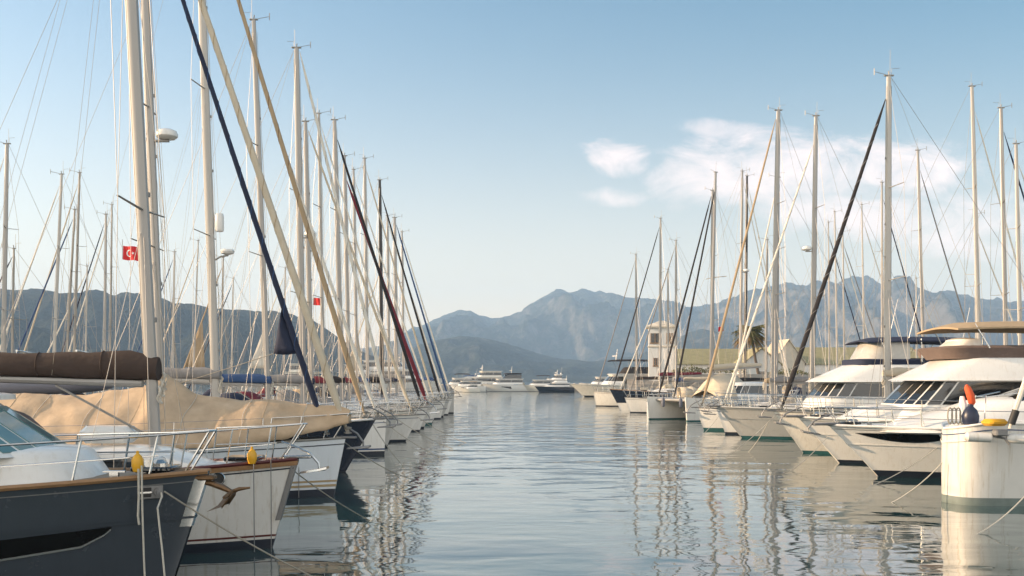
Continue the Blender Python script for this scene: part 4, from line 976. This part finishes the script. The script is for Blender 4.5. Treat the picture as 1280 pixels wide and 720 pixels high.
# ------------------------------------------------------------------ east row
GE = 'sailboats moored bow out along the sunlit side of the channel'
r1, h1 = sailboat('white sloop with a blunt rounded bow and grey green waterline band', (10.62, 24.5), 180, yaw=-3, L=13.0, B=1.7, fb=2.0, fbs=1.8, rake=-.02, flare=0, pb=45, dip=.2, hull=OLDW, boot=((-.02, .19, 'GREENB'),), J=5.6, H=17.5, mr=.12, mrake=1.8, jib=None, boom=SAND, hoodm=SAND,
    anchor_m=None, seed=71, pulp=False, rail=WHITE)
h1.band(lambda t: h1.sheer(t) - .34, lambda t: h1.sheer(t) - .29, .022).build('rub_rail', FENDW, r1)
# bow gear of the blunt bowed sloop: pulpit posts, rolled fender, bowsprit furler
m = MB()
for x in (-1.7, -2.5, -3.4): m.tube([h1.railpt(x, 0, 1, .15), h1.railpt(x + .05, .75, 1, .15)], .018, 6)
m.tube([h1.railpt(-1.65, .75, 1, .15), h1.railpt(-3.4, .72, 1, .15), h1.railpt(-5, .7, 1, .15)], .016, 6); m.tube([h1.railpt(-1.65, .4, 1, .15), h1.railpt(-3.4, .38, 1, .15), h1.railpt(-5, .36, 1, .15)], .01, 5)
m.tube([h1.railpt(-1.65, .75, 1, .15), h1.railpt(-.9, .62, 0, 0) + Vector((0, .3, 0)), h1.railpt(-.9, .62, 0, 0) + Vector((0, -.3, 0)), h1.railpt(-1.65, .75, -1, .15)], .018, 6)
for sd in (1, -1): m.tube([Vector((-.8, sd * .45, h1.fb)), Vector((-.9, sd * .3, h1.fb + .62))], .016, 6)
m.build('pulpit', STEEL, r1)
simple('rolled_fender', MB().tube([at(1205, 546, 23.1), at(1209, 546, 23.1), at(1238, 547, 23.05), at(1241, 547, 23.05)], [.05, .115, .115, .05], 12), FENDW, 'white sausage fender lashed outside the blunt bow', 'fender')
simple('rolled_fender', MB().tube([at(1258, 548, 22.95), at(1262, 548, 22.95), at(1300, 550, 22.9), at(1304, 550, 22.9)], [.05, .11, .11, .05], 12), FENDW, 'second white sausage fender at the picture edge by the steel chock', 'fender')
m = MB(); m.box(at(1250, 541, 22.95), (.3, .2, .16), R(10), .03); m.tube([at(1241, 545, 23.0), at(1256, 548, 22.95), at(1262, 556, 22.9)], .03, 6); m.build('bow_chock', GALV, None); tag(bpy.context.scene.collection.objects[-1], 'grey steel chock between the two white sausage fenders', 'chock')
simple('bow_spar', MB().tube([at(1262, 536, 22.9), at(1270, 510, 22.9), at(1284, 470, 22.9), at(1330, 330, 22.9)], [.035, .06, .065, .065], 8), SAILW, 'white furled staysail rising from the blunt bow at the picture edge', 'furled sail')
m = MB(); m.tube([at(1264, 530, 22.85), at(1270, 513, 22.85)], .085, 10); simple('furling_gear', m, RUBB, 'black furling gear at the foot of the white staysail', 'furling gear')
p = at(1213, 521, 24.2)
simple('ball_fender', MB().lathe(p, [(.02, -.29), (.12, -.26), (.19, -.12), (.2, .02), (.15, .17), (.07, .25), (.06, .31), (.02, .32)], 14), FENDN, 'round navy fender hanging on the bow rail below the orange bag', 'fender')
simple('rescue_bag', MB().tube([p + Vector((-.10, 0, .78)), p + Vector((-.07, 0, .7)), p + Vector((.0, 0, .52)), p + Vector((.04, 0, .34)), p + Vector((.05, .0, .29))], [.03, .08, .095, .085, .045], 10), ORNG, 'orange horseshoe rescue bag strapped to the bow rail above the navy fender', 'rescue bag')
simple('folded_cloth', MB().tube([p + Vector((-.16, .1, .5)), p + Vector((-.14, .1, .3)), p + Vector((-.12, .1, .12))], [.05, .1, .07], 8), WCLOTH, 'white cloth tied behind the navy fender on the bow rail', 'cloth')
m = MB()
for i in range(4): m.tube([p + Vector((-.45 + .1 * i + .06 * math.cos(a), .1, .02 + .2 * math.sin(a))) for a in [2 * math.pi * q / 12 for q in range(13)]], .018, 5)
simple('coiled_rope', m, ROPE, 'coil of brown rope hung on the rail beside the navy fender', 'rope')
m = MB(); m.box(at(1243, 528, 23.2), (.5, .4, .16), R(15), .06); simple('yellow_bag', m, YELL, 'small yellow bag lying on the blunt bow behind the steel posts', 'bag')

motoryacht('white motor yacht with a long black hull window and sharply flared bow', (9.86, 31.0), 180, L=13.5, B=4.3, fb=1.6, fbs=1.45, rake=1.55, flare=.55, pb=2.3, hull=WHITE, boot=((-.02, .2, 'BOOT'),), anchor_m=GALV, rails=True, rail_ht=.55, rail_m=WHITE,
    hullwin=[(.80, .962, lambda t: 1.10 + .25 * abs((t - .86) / .1) ** 2.4 if t > .86 else 1.10 + .1 * ((.86 - t) / .06) ** 2, lambda t: 1.37)],
    houses=[dict(name='trunk_cabin', bot=(-1.2, -9, 1.45, 2.2), top=(-4.3, -9, 1.3, 1.8), z0=1.42, z1=2.3, camber=.12), dict(name='saloon', bot=(-4.8, -10.2, 1.4, 1.3), top=(-7.4, -10.2, 1.25, .9), z0=2.25, z1=3.15, band=(.1, .8), roof=(.12, .07))])
motoryacht('white flybridge yacht with a tan sun top over the bridge and a raked windscreen', (10.35, 36.0), 180, L=14.5, B=4.5, fb=1.66, fbs=1.4, rake=1.5, flare=.45, hull=WHITE, boot=((-.02, .12, 'BOOT'),), anchor_m=GALV, rail_ht=.75, radar=(-9.6, 4.9),
    houses=[dict(name='trunk_cabin', bot=(-1.4, -5, 1.35, 1.6), top=(-2.2, -5, 1.2, 1.4), z0=1.55, z1=2.0), dict(name='deckhouse', bot=(-2.7, -11, 1.75, 1.3), top=(-4.1, -11, 1.65, 1.0), z0=1.6, z1=2.98, band=(.4, .97), glass_skip=1),
            dict(name='bridge_deck', bot=(-3.5, -11.2, 1.78, 1.1), top=(-5.1, -11.2, 1.6, .9), z0=2.98, z1=3.72), dict(name='bridge_coaming', bot=(-4.9, -10.4, 1.5, .8), top=(-4.6, -10.4, 1.62, .8), z0=3.74, z1=4.12, m=TAUPE), dict(name='helm_console', bot=(-5.1, -6.2, .9, .4), top=(-5.5, -6.2, .85, .35), z0=4.1, z1=4.4)],
    bimini=(-5.0, -10.0, 1.75, 4.92, TAN, 4.1))
GE1 = dict(group=GE)
sailboat('cream sloop with a tall mast and a black furled headsail beside the flybridge yacht', (10.75, 41.0), 180, L=13.5, B=4.0, fb=1.72, fbs=1.4, rake=1.25, flare=.35, hull=CREAM, boot=((-.02, .1, 'TEALB'),), J=4.7, H=hz(95, 41), mr=.145, mm=ALUW, mrake=.3, jib=(BLACKC, .10, .93), boom=SAND, bimini=SAND, anchor_m=GALV, seed=81,
         spreads=(.38, .66), whip=1.1, **GE1)
motoryacht('white motor yacht with a navy sun top, clear bridge screens and grey bow', (10.6, 51.5), 180, L=15, B=4.5, fb=1.62, fbs=1.4, rake=1.3, flare=.45, hull=LGREY, boot=((-.02, .12, 'TEALB'),), anchor_m=GALV,
    houses=[dict(name='deckhouse', bot=(-4.4, -13, 1.8, 1.5), top=(-5.4, -13, 1.7, 1.3), z0=1.6, z1=2.88, band=(.45, .96)), dict(name='bridge_deck', bot=(-4.7, -13.2, 1.95, 1.6), top=(-6.6, -13.2, 1.75, 1.2), z0=2.9, z1=3.72),
            dict(name='bridge_screen', bot=(-6.9, -9.4, 1.55, .8), top=(-7.6, -9.4, 1.45, .7), z0=3.76, z1=5.0, m=CLEARV), dict(name='bridge_coaming', bot=(-6.7, -12.6, 1.65, .8), top=(-6.7, -12.6, 1.7, .8), z0=3.74, z1=4.0, m=NAVY)],
    bimini=(-7.2, -12.6, 1.7, 5.05, NAVY, 3.9), radar=(-13, 4.6))
EASTR = [
 ('white sloop with a tall pale mast, radar on a bracket and slim tan headsail', 11.4, 55.5, 1015, 145, dict(B=3.8, L=13, fb=1.4, rake=.5, hull=WHITE, jib=(SAILW, .07, .9), boom=SAND, hoodm=SAND, mrake=.8, mr=.145, radar=(10.2, 'dome'), anchor_m=GALV)),
 ('white sloop with the tallest warm lit mast beside the pale radar mast', 10.95, 59.3, 966, 138, dict(B=3.6, fb=1.35, rake=.5, hull=WHITE, boot=((-.02, .16, 'TEALB'),), jib=(TAN, .08, .97), boom=GREYC, hoodm=GREYC, mrake=1.1, mr=.17, anchor_m=GALV)),
 ('cream sloop with a shorter mast half hidden by the tallest warm lit mast', 13.5, 63.5, 970, 222, dict(B=3.5, fb=1.3, rake=.5, hull=CREAM, jib=(SAILW, .06, .96), boom=NAVY, mrake=.6, mr=.11)),
 ('white sloop with tan covers two berths beyond the tallest warm lit mast', 13.0, 67.3, 957, 300, dict(B=3.3, fb=1.3, rake=.5, hull=WHITE, jib=None, boom=TAN, hoodm=TAN, mrake=.6, mr=.08)),
 ('white sloop with twin dark headsail lines leaning past the pale tower', 11.2, 79.0, 890, 238, dict(B=3.5, fb=1.35, rake=.5, hull=WHITE, jib=(BLACKC, .085, .97), boom=BLACKC, hoodm=NAVY, mrake=.2, mr=.15)),
 ('white sloop with a thin mast and grey headsail behind the catamaran', 10.3, 91.0, 845, 301, dict(B=3.3, fb=1.4, rake=.5, hull=WHITE, jib=(GREYC, .06, .96), boom=BLUEC, mrake=.0, mr=.10)),
 ('dark hulled wooden looking sailboat with a white waterline low by the pale tower', 9.6, 98.0, 825, 273, dict(B=3.8, L=13, fb=2.1, fbs=1.6, rake=1.1, hull=BROWN if False else NAVYH, boot=((-.02, .75, 'WHITE'),), jib=(BLACKC, .07, .95), boom=BURG, mrake=.2, mr=.12, rail=VARN)),
 ('white sloop with a stubby mast between the two thinnest masts', 11.0, 106.0, 835, 337, dict(B=3.4, fb=1.5, rake=.5, hull=WHITE, jib=(SAILW, .06, .95), boom=GREYC, mrake=.0, mr=.10)),
 ('cream sloop at the far end of the sunlit row', 9.3, 114.0, 796, 318, dict(B=3.6, fb=1.7, fbs=1.3, rake=.3, hull=CREAM, jib=(GREYC, .06, .95), boom=BROWN, hoodm=SAND, mrake=-.4, mr=.12)),
]
for i, (lab, bx, D, mpx, ty, kw) in enumerate(EASTR):
    J = xm(mpx, D) - bx
    sailboat(lab, (bx, D), 180, **{**dict(L=11.5, J=J, H=hz(ty, D), seed=90 + i, detail=1, group=GE, roofh=.4, boom_len=4.0), **kw})
# stern-to boats: masts well back from the channel, bows the other way
for lab, mpx, D, ty, kw in (('white sloop lying stern out with a pale mast next to the black mast', 925, 83.0, 214, dict(mr=.12, boom=SAND, radar=(12.0, 'dome'))), ('white sloop with the only black mast of the sunlit row', 931, 87.0, 220, dict(mr=.13, mm=BLACKM, boom=BLACKC))):
    sailboat(lab, (xm(mpx, D) + 4.6, D), 0, L=12.2, B=3.6, fb=1.5, J=4.6, H=hz(ty, D), seed=int(D), detail=1, group=GE, jib=(SAILW, .06, .95), mrake=-.6, hoodm=SAND, **kw)
catamaran('white catamaran with a pale grey canvas screen across its foredeck', (11.4, 73.8), 180, 28, H=hz(208, 74), J=4.2, jibm=BLACKC, cover=SAND, mr=.13)
# row behind on the sunlit side
GE2 = 'sailboats of the row behind the flybridge yachts, bows turned away'
for i, (lab, px, D, ty, kw) in enumerate([
 ('sloop with a tall leaning mast and thin wires rising behind the tan sun top', 1226, 58.0, 108, dict(mr=.15, mrake=1.6, L=14)),
 ('sloop with the second of three tall masts at the edge beyond the tan sun top', 1259, 54.2, 135, dict(mr=.14, mrake=1.2, L=13.5)),
 ('sloop with the shortest of three tall masts at the edge beyond the tan sun top', 1277, 50.4, 180, dict(mr=.125, mrake=1.2)),
 ('sloop with a leaning mast rising behind the navy sun top', 1156, 68.6, 188, dict(mr=.13, mrake=1.6)),
 ('small sloop whose mast shows beside the tall leaning mast', 1221, 64.0, 268, dict(mr=.08, mrake=.5)),
 ('sloop whose mast hides just behind the tall black sailed mast', 1103, 77.0, 228, dict(mr=.11, mrake=.1)),
 ('sloop with a thin mast against the rocky peak', 1081, 81.0, 256, dict(mr=.08, mrake=.9)),
 ('sloop with a thin mast crossed by the black furled headsail', 1056, 85.2, 290, dict(mr=.08, mrake=.7)),
 ('sloop with a slim pale mast just clear of the black furled headsail', 1047, 89.4, 265, dict(mr=.09, mrake=.9)),
 ('sloop with a slim mast close to the pale radar mast', 1037, 93.6, 278, dict(mr=.08, mrake=.4)),
 ('sloop with a short mast low between the sun tops', 1146, 98.0, 348, dict(mr=.09, mrake=.3)),
]):
    J = 4.8
    sailboat(lab, (xm(px, D) + J, D), 0, **{**dict(L=11.5, B=3.5, fb=1.4, J=J, H=hz(ty, D), seed=130 + i, detail=0, group=GE2, hull=[WHITE, CREAM, LGREY][i % 3], jib=([SAILW, NAVY, SAILW, GREYC][i % 4], .06, .92), boom=[SAND, NAVY, GREYC, BLUEC][i % 4], mm=[ALUW, ALU][i % 2], hoodm=[SAND, None, NAVY][i % 3]), **kw})

# mooring ropes of the sunlit row
for a, b, lab in (((1178, 578, 24.3), (1112, 628, 24.4), 'pale rope running from the blunt white bow down to the water'), ((1290, 610, 20.6), (1217, 668, 19.3), 'pale rope slanting into the water below the blunt white bow'),
                  ((1176, 556, 30), (1090, 606, 28.5), 'pale rope stretched below the black hull window to the water'), ((1035, 545, 35.5), (985, 590, 32.5), 'thin rope from the bow of the yacht with the tan sun top'),
                  ((968, 520, 41), (905, 572, 38.5), 'thin rope from the cream sloop with the black headsail down to the water'), ((960, 528, 41.3), (935, 565, 41.5), 'second thin rope beside the cream sloop with the black headsail'),
                  ((900, 518, 51.5), (868, 552, 48.5), 'thin rope from the grey bow under the navy sun top')):
    pb_ = at(*b); pb_.z = -.03
    rope(at(*a), pb_, .1, .014, lab, ROPEW)
for bx_, D_, dx_, z_, lab in ((-5.05, 40.0, 2.3, 1.35, 'thin rope from the plumb bowed white sloop down to the water'), (-5.1, 44.6, 2.6, 1.3, 'thin rope from the light grey sloop down to the water'), (-4.5, 48.6, 2.4, 1.2, 'thin rope from the sloop with the raked bow and navy headsail'), (-5.2, 89.6, 3.2, 1.6, 'thin rope from the plumb bow at the far end of the shaded row')):
    rope((bx_ - .1, D_ - .1, z_), (bx_ + dx_, D_ - 1.2, -.03), .12, .014, lab)
def hung_fender(p, label):
    simple('hung_fender', MB().lathe(p, [(.02, -.34), (.1, -.3), (.13, -.2), (.13, .2), (.1, .3), (.03, .34), (.015, .8)], 12), HYPA, label, 'fender', 'fenders on the catamaran bows')
hung_fender(at(829, 503, 72.2), 'dark fender hanging on the inner face of the first catamaran hull'); hung_fender(at(851, 504, 70.6), 'dark fender hanging on the bow of the second catamaran hull')
pb_ = at(505, 582, 34.9); pb_.z = -.03
rope(at(466, 530, 32.5), pb_, .1, .014, 'pale rope from the navy bow down to the dark reflection', ROPEW)

# big yachts across the end of the channel
def deckstack(n, x0, step, z0, hs, w, band=True, m=WHITE, xa=-14):
    out = []
    for i in range(n):
        xf = x0 - step * i; out.append(dict(name='deckhouse' if i == 0 else 'upper_deck', bot=(xf, xa + i * 1.4, w - .25 * i, 1.8), top=(xf - 1.5, xa + i * 1.4, w - .3 - .25 * i, 1.4), z0=z0 + hs * i + .04 * i, z1=z0 + hs * (i + 1), band=(.35, .85), roof=(.35, .12), m=m))
    return out
motoryacht('large cream motor yacht with a dark upper deck at the channel end', (10.3, 177), 180, L=21, B=6, fb=2.3, fbs=1.8, rake=2.6, flare=.5, hull=CREAM, boot=((-.02, .25, 'BOOT'),), houses=deckstack(1, -5.5, 3, 2.2, 1.7, 2.6, xa=-18) + [dict(name='upper_deck', bot=(-8.5, -16, 2.3, 1.6), top=(-9.6, -16, 2.1, 1.4), z0=4.0, z1=5.2, m=BLACKC)],
    bimini=(-6.9, -14.5, 2.4, 6.5, BLACKC, 5.0), mastlet=(-8.2, 6.6, 1.9), rails=False)
FY = [
 ('tall white yacht with three decks partly behind the far sloops', -17.5, 258, 0, dict(L=24, B=7, fb=3.4, fbs=3, rake=2.5, houses=deckstack(2, -6, 4, 3.3, 2.3, 3, xa=-22), mastlet=(-12, 8.0, 2.5))),
 ('white flybridge yacht with two dark oval hull windows across the channel end', -9.6, 250, -70, dict(sc=.6, L=15, B=5, fb=2.8, fbs=2.4, rake=1.8, houses=deckstack(1, -3, 3, 2.6, 1.9, 2.0, xa=-13), hullwin=[(.45, .55, lambda t: 1.1, lambda t: 1.8), (.62, .72, lambda t: 1.2, lambda t: 1.9)], bimini=(-6, -12, 1.9, 6.2, CREAM, 4.8), radar=(-11, 6.2))),
 ('white and cream yacht with a stepped cabin and several radar domes', -14.2, 262, -60, dict(sc=.75, L=20, B=6, fb=3, fbs=2.6, rake=2, houses=deckstack(2, -4, 3, 2.8, 2.1, 2.4, xa=-17, m=CREAM), mastlet=(-9, 7.4, 2.0))),
 ('long white yacht with a black upper bridge and a signal mast', -4.6, 256, 180, dict(sc=.7, L=17, B=6, fb=2.9, fbs=2.4, rake=2.4, hull=WHITE, hullwin=[(.40, .62, lambda t: lerp(1.0, 1.7, (t - .4) / .22), lambda t: 1.9)], houses=deckstack(1, -4, 3, 2.7, 1.9, 2.4, xa=-15) + [dict(name='upper_deck', bot=(-7.5, -14.5, 2.2, 1.6), top=(-8.6, -14.5, 2.0, 1.3), z0=4.75, z1=6.2, m=GLASS), dict(name='hard_top', bot=(-8, -14.5, 2.3, 1.4), top=(-8.4, -14.5, 2.2, 1.2), z0=6.4, z1=6.75, m=BLACKC)], mastlet=(-11, 6.8, 2.6), yaw=6)),
 ('white open yacht with a low raked cabin squeezed in front of the black bridged yacht',   .5, 256, 180, dict(sc=.75, L=13, B=5, fb=2.4, fbs=2, rake=2.2, hull=CREAM, houses=deckstack(1, -3.5, 3, 2.2, 1.7, 1.9, xa=-11), bimini=(-6, -11, 1.8, 5.5, BLACKC, 4))),
 ('navy hulled express yacht with a white cabin across the channel end', -4.0, 247, 180, dict(sc=.58, L=17.0, B=5, fb=2.6, fbs=2.2, rake=2.2, hull=NAVYH, rail_m=WHITE, houses=[dict(name='deckhouse', bot=(-3.5, -15, 2.1, 2), top=(-8, -15, 1.9, 1.4), z0=2.4, z1=4.0, band=(.35, .8)), dict(name='hard_top', bot=(-7.2, -14, 2, 1.5), top=(-8.6, -14, 1.9, 1.2), z0=4.05, z1=4.7)], mastlet=(-13.6, 4.7, 2.4))),
 ('small white day boat moored beside the cream motor yacht', 17.0, 254, 180, dict(L=11, B=4, fb=2.2, fbs=1.8, rake=1.6, houses=deckstack(1, -3, 3, 2, 1.6, 1.6, xa=-9))),
 ('white yacht with a blue boot stripe far beyond the shaded row', -28.0, 255, 0, dict(L=18, B=6, fb=3, fbs=2.6, rake=2, houses=deckstack(2, -4, 4, 2.8, 2.0, 2.4, xa=-16), boot=((-.02, .4, 'BLUES'),))),
 ('cream trawler yacht with a tall wheelhouse far beyond the shaded row', -44.0, 255, 0, dict(L=17, B=5.5, fb=3, fbs=2.4, rake=1.4, hull=CREAM, houses=deckstack(2, -3.5, 3, 2.8, 2.1, 2.2, xa=-14, m=CREAM), mastlet=(-8, 7.2, 3))),
 ('little white cruiser with a blue sun top behind the two dark oval windows', xm(590, 270), 270, 180, dict(sc=.8, L=10, B=4, fb=2, fbs=1.7, rake=1.5, houses=deckstack(1, -3, 3, 2, 1.8, 1.6, xa=-9), bimini=(-4.5, -9, 1.5, 5.2, BLUEC, 3.7), radar=(-8.6, 5.6))),
 ('little cream cruiser with a flying bridge behind the navy express yacht', xm(690, 266), 266, 180, dict(sc=.8, L=12, B=4.4, fb=2.2, fbs=1.8, rake=1.6, hull=CREAM, houses=deckstack(2, -3, 2.4, 2.1, 1.7, 1.8, xa=-10.5), mastlet=(-7.5, 5.6, 1.6))),
 ('little white cruiser with a tall radar arch beyond the navy express yacht', xm(640, 272), 272, 180, dict(sc=.8, L=12, B=4.4, fb=2.3, fbs=1.9, rake=1.6, houses=deckstack(1, -3, 2.4, 2.1, 1.9, 1.8, xa=-10.5), radar=(-9, 5.8))),
 ('little white fishing boat with a boxy wheelhouse near the black bridged yacht', xm(618, 262), 262, 180, dict(sc=.6, L=11, B=4, fb=2.6, fbs=1.7, rake=1.2, hull=CREAM, houses=[dict(name='wheelhouse', bot=(-3, -6, 1.3, .5), top=(-3.2, -6, 1.3, .5), z0=1.9, z1=4.4, band=(.5, .85), roof=(.3, .1))], mastlet=(-5, 4.5, 3))),
 ('little dark hulled launch with a white roof low beside the navy express yacht', xm(715, 258), 258, 180, dict(sc=.7, L=9, B=3.6, fb=1.9, fbs=1.5, rake=1.2, hull=NAVYH, houses=deckstack(1, -2.5, 2, 1.7, 1.8, 1.4, xa=-7.5))),
 ('little cream launch with a tan sun top close to the far pale grey sloop', xm(575, 244), 244, 180, dict(sc=.5, L=10, B=3.8, fb=2.1, fbs=1.7, rake=1.4, hull=CREAM, houses=deckstack(1, -3, 2, 1.9, 1.7, 1.5, xa=-8.5), bimini=(-4.5, -8.5, 1.5, 5.2, TAN, 3.6))),
 ('little grey cruiser with a dark sun top just past the end of the shaded row', xm(548, 264), 264, 180, dict(sc=.85, L=12, B=4.4, fb=2.3, fbs=1.9, rake=1.6, hull=LGREY, houses=deckstack(1, -3, 2.4, 2.1, 1.9, 1.8, xa=-10.5), bimini=(-5, -10, 1.6, 5.4, BLACKC, 3.9))),
]
for lab, bx, D, rot, kw in FY:
    if rot == 180 and 'navy' in lab: bx = xm(668, D)
    if 'black upper bridge' in lab: bx = xm(602, D)
    if 'low raked' in lab: bx = xm(648, D)
    if 'two dark oval' in lab: bx = xm(563, D); rot = 176
    if 'stepped cabin' in lab: bx = xm(572, D); rot = 200
    kw = dict(kw); sc = kw.pop('sc', 1.0)
    ry, _ = motoryacht(lab, (bx, D), rot, rails=False, group='yachts moored across the end of the channel', **{**dict(hull=WHITE), **kw}); ry.scale = (sc, sc, sc)

# ------------------------------------------------------------------ shore on the sunlit side: tower, low houses, palm
def tower():
    D = 152; x = xm(827, D); r = empty('harbour_tower', (x, D, 0), R(-8), 'pale square harbour tower with an open lookout window at the end of the breakwater', 'tower')
    w = 4.0; zb = 2.0; z1 = 10.9
    m = MB(); m.box((0, 0, (zb + z1) / 2), (w, w, z1 - zb), 0, .06); wl = m.build('wall', PLASTW, r)
    m = MB(); m.box((0, 0, 8.05), (w + .2, w + .2, .25), 0, .04); m.build('string_course', PLASTER, r)
    m = MB(); m.loft([[Vector((sx * (w / 2 + .35), sy * (w / 2 + .35), z1)) for sx, sy in ((-1, -1), (1, -1), (1, 1), (-1, 1))], [Vector((sx * (w / 2 + .35), sy * (w / 2 + .35), z1 + .25)) for sx, sy in ((-1, -1), (1, -1), (1, 1), (-1, 1))], [Vector((sx * .25, sy * .25, z1 + 1.15)) for sx, sy in ((-1, -1), (1, -1), (1, 1), (-1, 1))]]); m.build('roof', PLASTER, r)
    for (wx, wz, ww, wh) in ((-1.0, 9.3, 1.25, 1.5), (-.9, 5.7, .6, 1.2), (1.2, 9.3, .9, 1.5)):
        m = MB(); m.box((wx, -w / 2 - .003, wz), (ww, .06, wh)); q = m.build('window', GLASS, r); m = MB()
        for dx in (-ww / 2, 0, ww / 2): m.box((wx + dx, -w / 2 - .05, wz), (.09, .1, wh + .1))
        m.box((wx, -w / 2 - .08, wz - wh / 2), (ww + .3, .16, .12)); m.build('window_frame', TEAK, q)
    m = MB(); m.box((-w / 2 - .003, 0, 9.3), (.06, 1.3, 1.5)); m.build('window', GLASS, r)
tower()
def gabled(name, px, D, w, dpt, z0, z1, zr, rz, m, rm, label, win=True):
    r = empty(name, (xm(px, D), D, 0), R(rz), label, 'house')
    q = MB(); a = w / 2; b = dpt / 2
    ring = lambda y: [Vector((-a, y, z0)), Vector((a, y, z0)), Vector((a, y, z1)), Vector((0, y, zr)), Vector((-a, y, z1))]
    q.loft([ring(-b), ring(b)]); q.build('wall', m, r)
    k = MB(); e = .35
    for sd in (1, -1):
        sl_ = (zr - z1) / a; ex = a + e; zz = zr - sl_ * ex
        k.loft([[Vector((0, y, zr + .06)), Vector((sd * ex, y, zz + .06)), Vector((sd * ex, y, zz + .22)), Vector((0, y, zr + .24))] for y in (-b - .3, b + .3)])
    k.build('roof', rm, r)
    if win:
        k = MB(); k.box((0, -b - .004, lerp(z0, z1, .62)), (1.3, .08, .85)); ww = k.build('window', GLASS, r); k = MB()
        for dx in (-.65, .65): k.box((dx, -b - .05, lerp(z0, z1, .62)), (.09, .1, .95))
        for dz in (-.45, .45): k.box((0, -b - .05, lerp(z0, z1, .62) + dz), (1.39, .1, .09))
        k.build('window_frame', WHITE, ww)
    return r
gabled('gabled_house', 945, 170, 6.4, 8, 1.5, 5.6, 8.2, 0, PLASTW, THATCH, 'white gabled house with one small dark window beside the palm')
gabled('gabled_house', 976, 175, 5.6, 8, 1.5, 6.0, 9.8, 4, PLASTER, SAND, 'tall tan gabled house behind the white gabled house', False)
gabled('long_house', 905, 186, 10, 26, 1.5, 5.9, 8.6, 90, PLASTW, THATCH, 'long low white house with a yellow green roof between tower and palm', False)
gabled('long_house', 1040, 190, 10, 30, 1.5, 6.0, 9.0, 90, PLASTW, THATCH, 'long low white house with a yellow green roof behind the cream sloop masts', False)
gabled('long_house', 1190, 196, 10, 26, 1.5, 6.0, 8.8, 90, PLASTER, TILE, 'long cream house with a tiled roof hidden behind the flybridge yachts', False)
ld = MB(); ld.box((95, 200, .4), (136, 60, 2.6), 0, .3); structure('shore_ground', ld, CONC)
def palm(px, D, zt_, label):
    x = xm(px, D); r = empty('palm_tree', (x + 1.6, D, 1.7), 0, label, 'tree'); rnd = random.Random(4)
    topv = Vector((-1.6, 0, zt_ - 1.7)); pts = [Vector((0, 0, 0)), Vector((-.1, .1, 2.0)), Vector((-.6, .1, 4.4)), Vector((-1.2, 0, (zt_ - 1.7) * .85)), topv]
    MB().tube(pts, [.34, .26, .22, .2, .26], 9).build('trunk', TRUNK, r)
    c1, c2 = MB(), MB()
    for i in range(120):
        az = rnd.uniform(0, 2 * math.pi); el = rnd.uniform(-1.0, .8); ln = rnd.uniform(2.3, 3.4); d = Vector((math.cos(az), math.sin(az), 0)); side = Vector((-d.y, d.x, 0)); mb = c2 if el < -.25 and rnd.random() < .75 else c1
        spine = [topv + d * (ln * s_ * math.cos(el * (1 - .3 * s_))) + Vector((0, 0, ln * s_ * math.sin(el) - 1.2 * s_ * s_ * (1.0 if el > -.2 else .6))) for s_ in [k / 8 for k in range(9)]]
        mb.tube(spine, [.03] * 8 + [.01], 4)
        for k in range(2, 9):
            for sd in (1, -1):
                for e in (0, .5):
                    p0 = spine[k - 1].lerp(spine[k], e); lf = rnd.uniform(.45, .75) * (1 - abs(k - 5) / 8); dirv = (side * sd + (spine[k] - spine[k - 1]).normalized() * .7 + Vector((0, 0, rnd.uniform(-.5, .1)))).normalized()
                    q1 = p0 + dirv * lf; w_ = Vector((0, 0, .075)); mb.add([p0 - w_, q1, p0 + w_ + d * .05], [(0, 1, 2)])
    cr = c1.build('crown', FROND, r, 0); c2.build('dry_fronds', FRONDD, cr, 0)
palm(937, 160, 10.9, 'leaning palm tree with a shaggy yellow brown skirt above the white gabled house')
# low shrubs on the breakwater
def shrub(px, py, D, w, hh, label, seed):
    p = at(px, py, D); rnd = random.Random(seed); mb = MB()
    for i in range(420):
        a = rnd.uniform(0, 6.28); rr = rnd.random() ** .5; c = p + Vector((math.cos(a) * w * rr, math.sin(a) * w * .5 * rr, hh * rnd.random() * (1.1 - rr * .8))); s_ = rnd.uniform(.1, .22); u = Vector((rnd.uniform(-1, 1), rnd.uniform(-1, 1), rnd.uniform(-1, 1))).normalized(); v = u.orthogonal().normalized()
        mb.add([c - u * s_, c + v * s_ * .5, c + u * s_, c - v * s_ * .5], [(0, 1, 2, 3)])
    simple('shrub', mb, FROND, label, 'shrub', 'shrubs on the breakwater', 0)
shrub(862, 466, 147, 2.6, 1.3, 'low dark shrub on the breakwater beside the tower', 1); shrub(905, 466, 147, 3.4, 1.5, 'wide dark shrub on the breakwater below the palm', 2); shrub(985, 468, 147, 3.0, 1.0, 'low dark shrub on the breakwater beyond the white gabled house', 3)

# ------------------------------------------------------------------ the air
hm = bpy.data.materials.new('sea_air'); hm.use_nodes = True; t = NT(hm.node_tree); hm.node_tree.nodes.clear()
pv = t.n('ShaderNodeVolumePrincipled'); pv.inputs['Color'].default_value = (.46, .69, 1.0, 1); pv.inputs['Density'].default_value = 1.75e-4; pv.inputs['Anisotropy'].default_value = 0.0
ou = t.n('ShaderNodeOutputMaterial'); t.l(pv.outputs[0], ou.inputs['Volume'])
hb_ = MB(); hb_.box((0, 3250, 302), (15000, 6900, 612)); hz_ = hb_.build('haze', hm, None, 0); tag(hz_, kind='stuff')
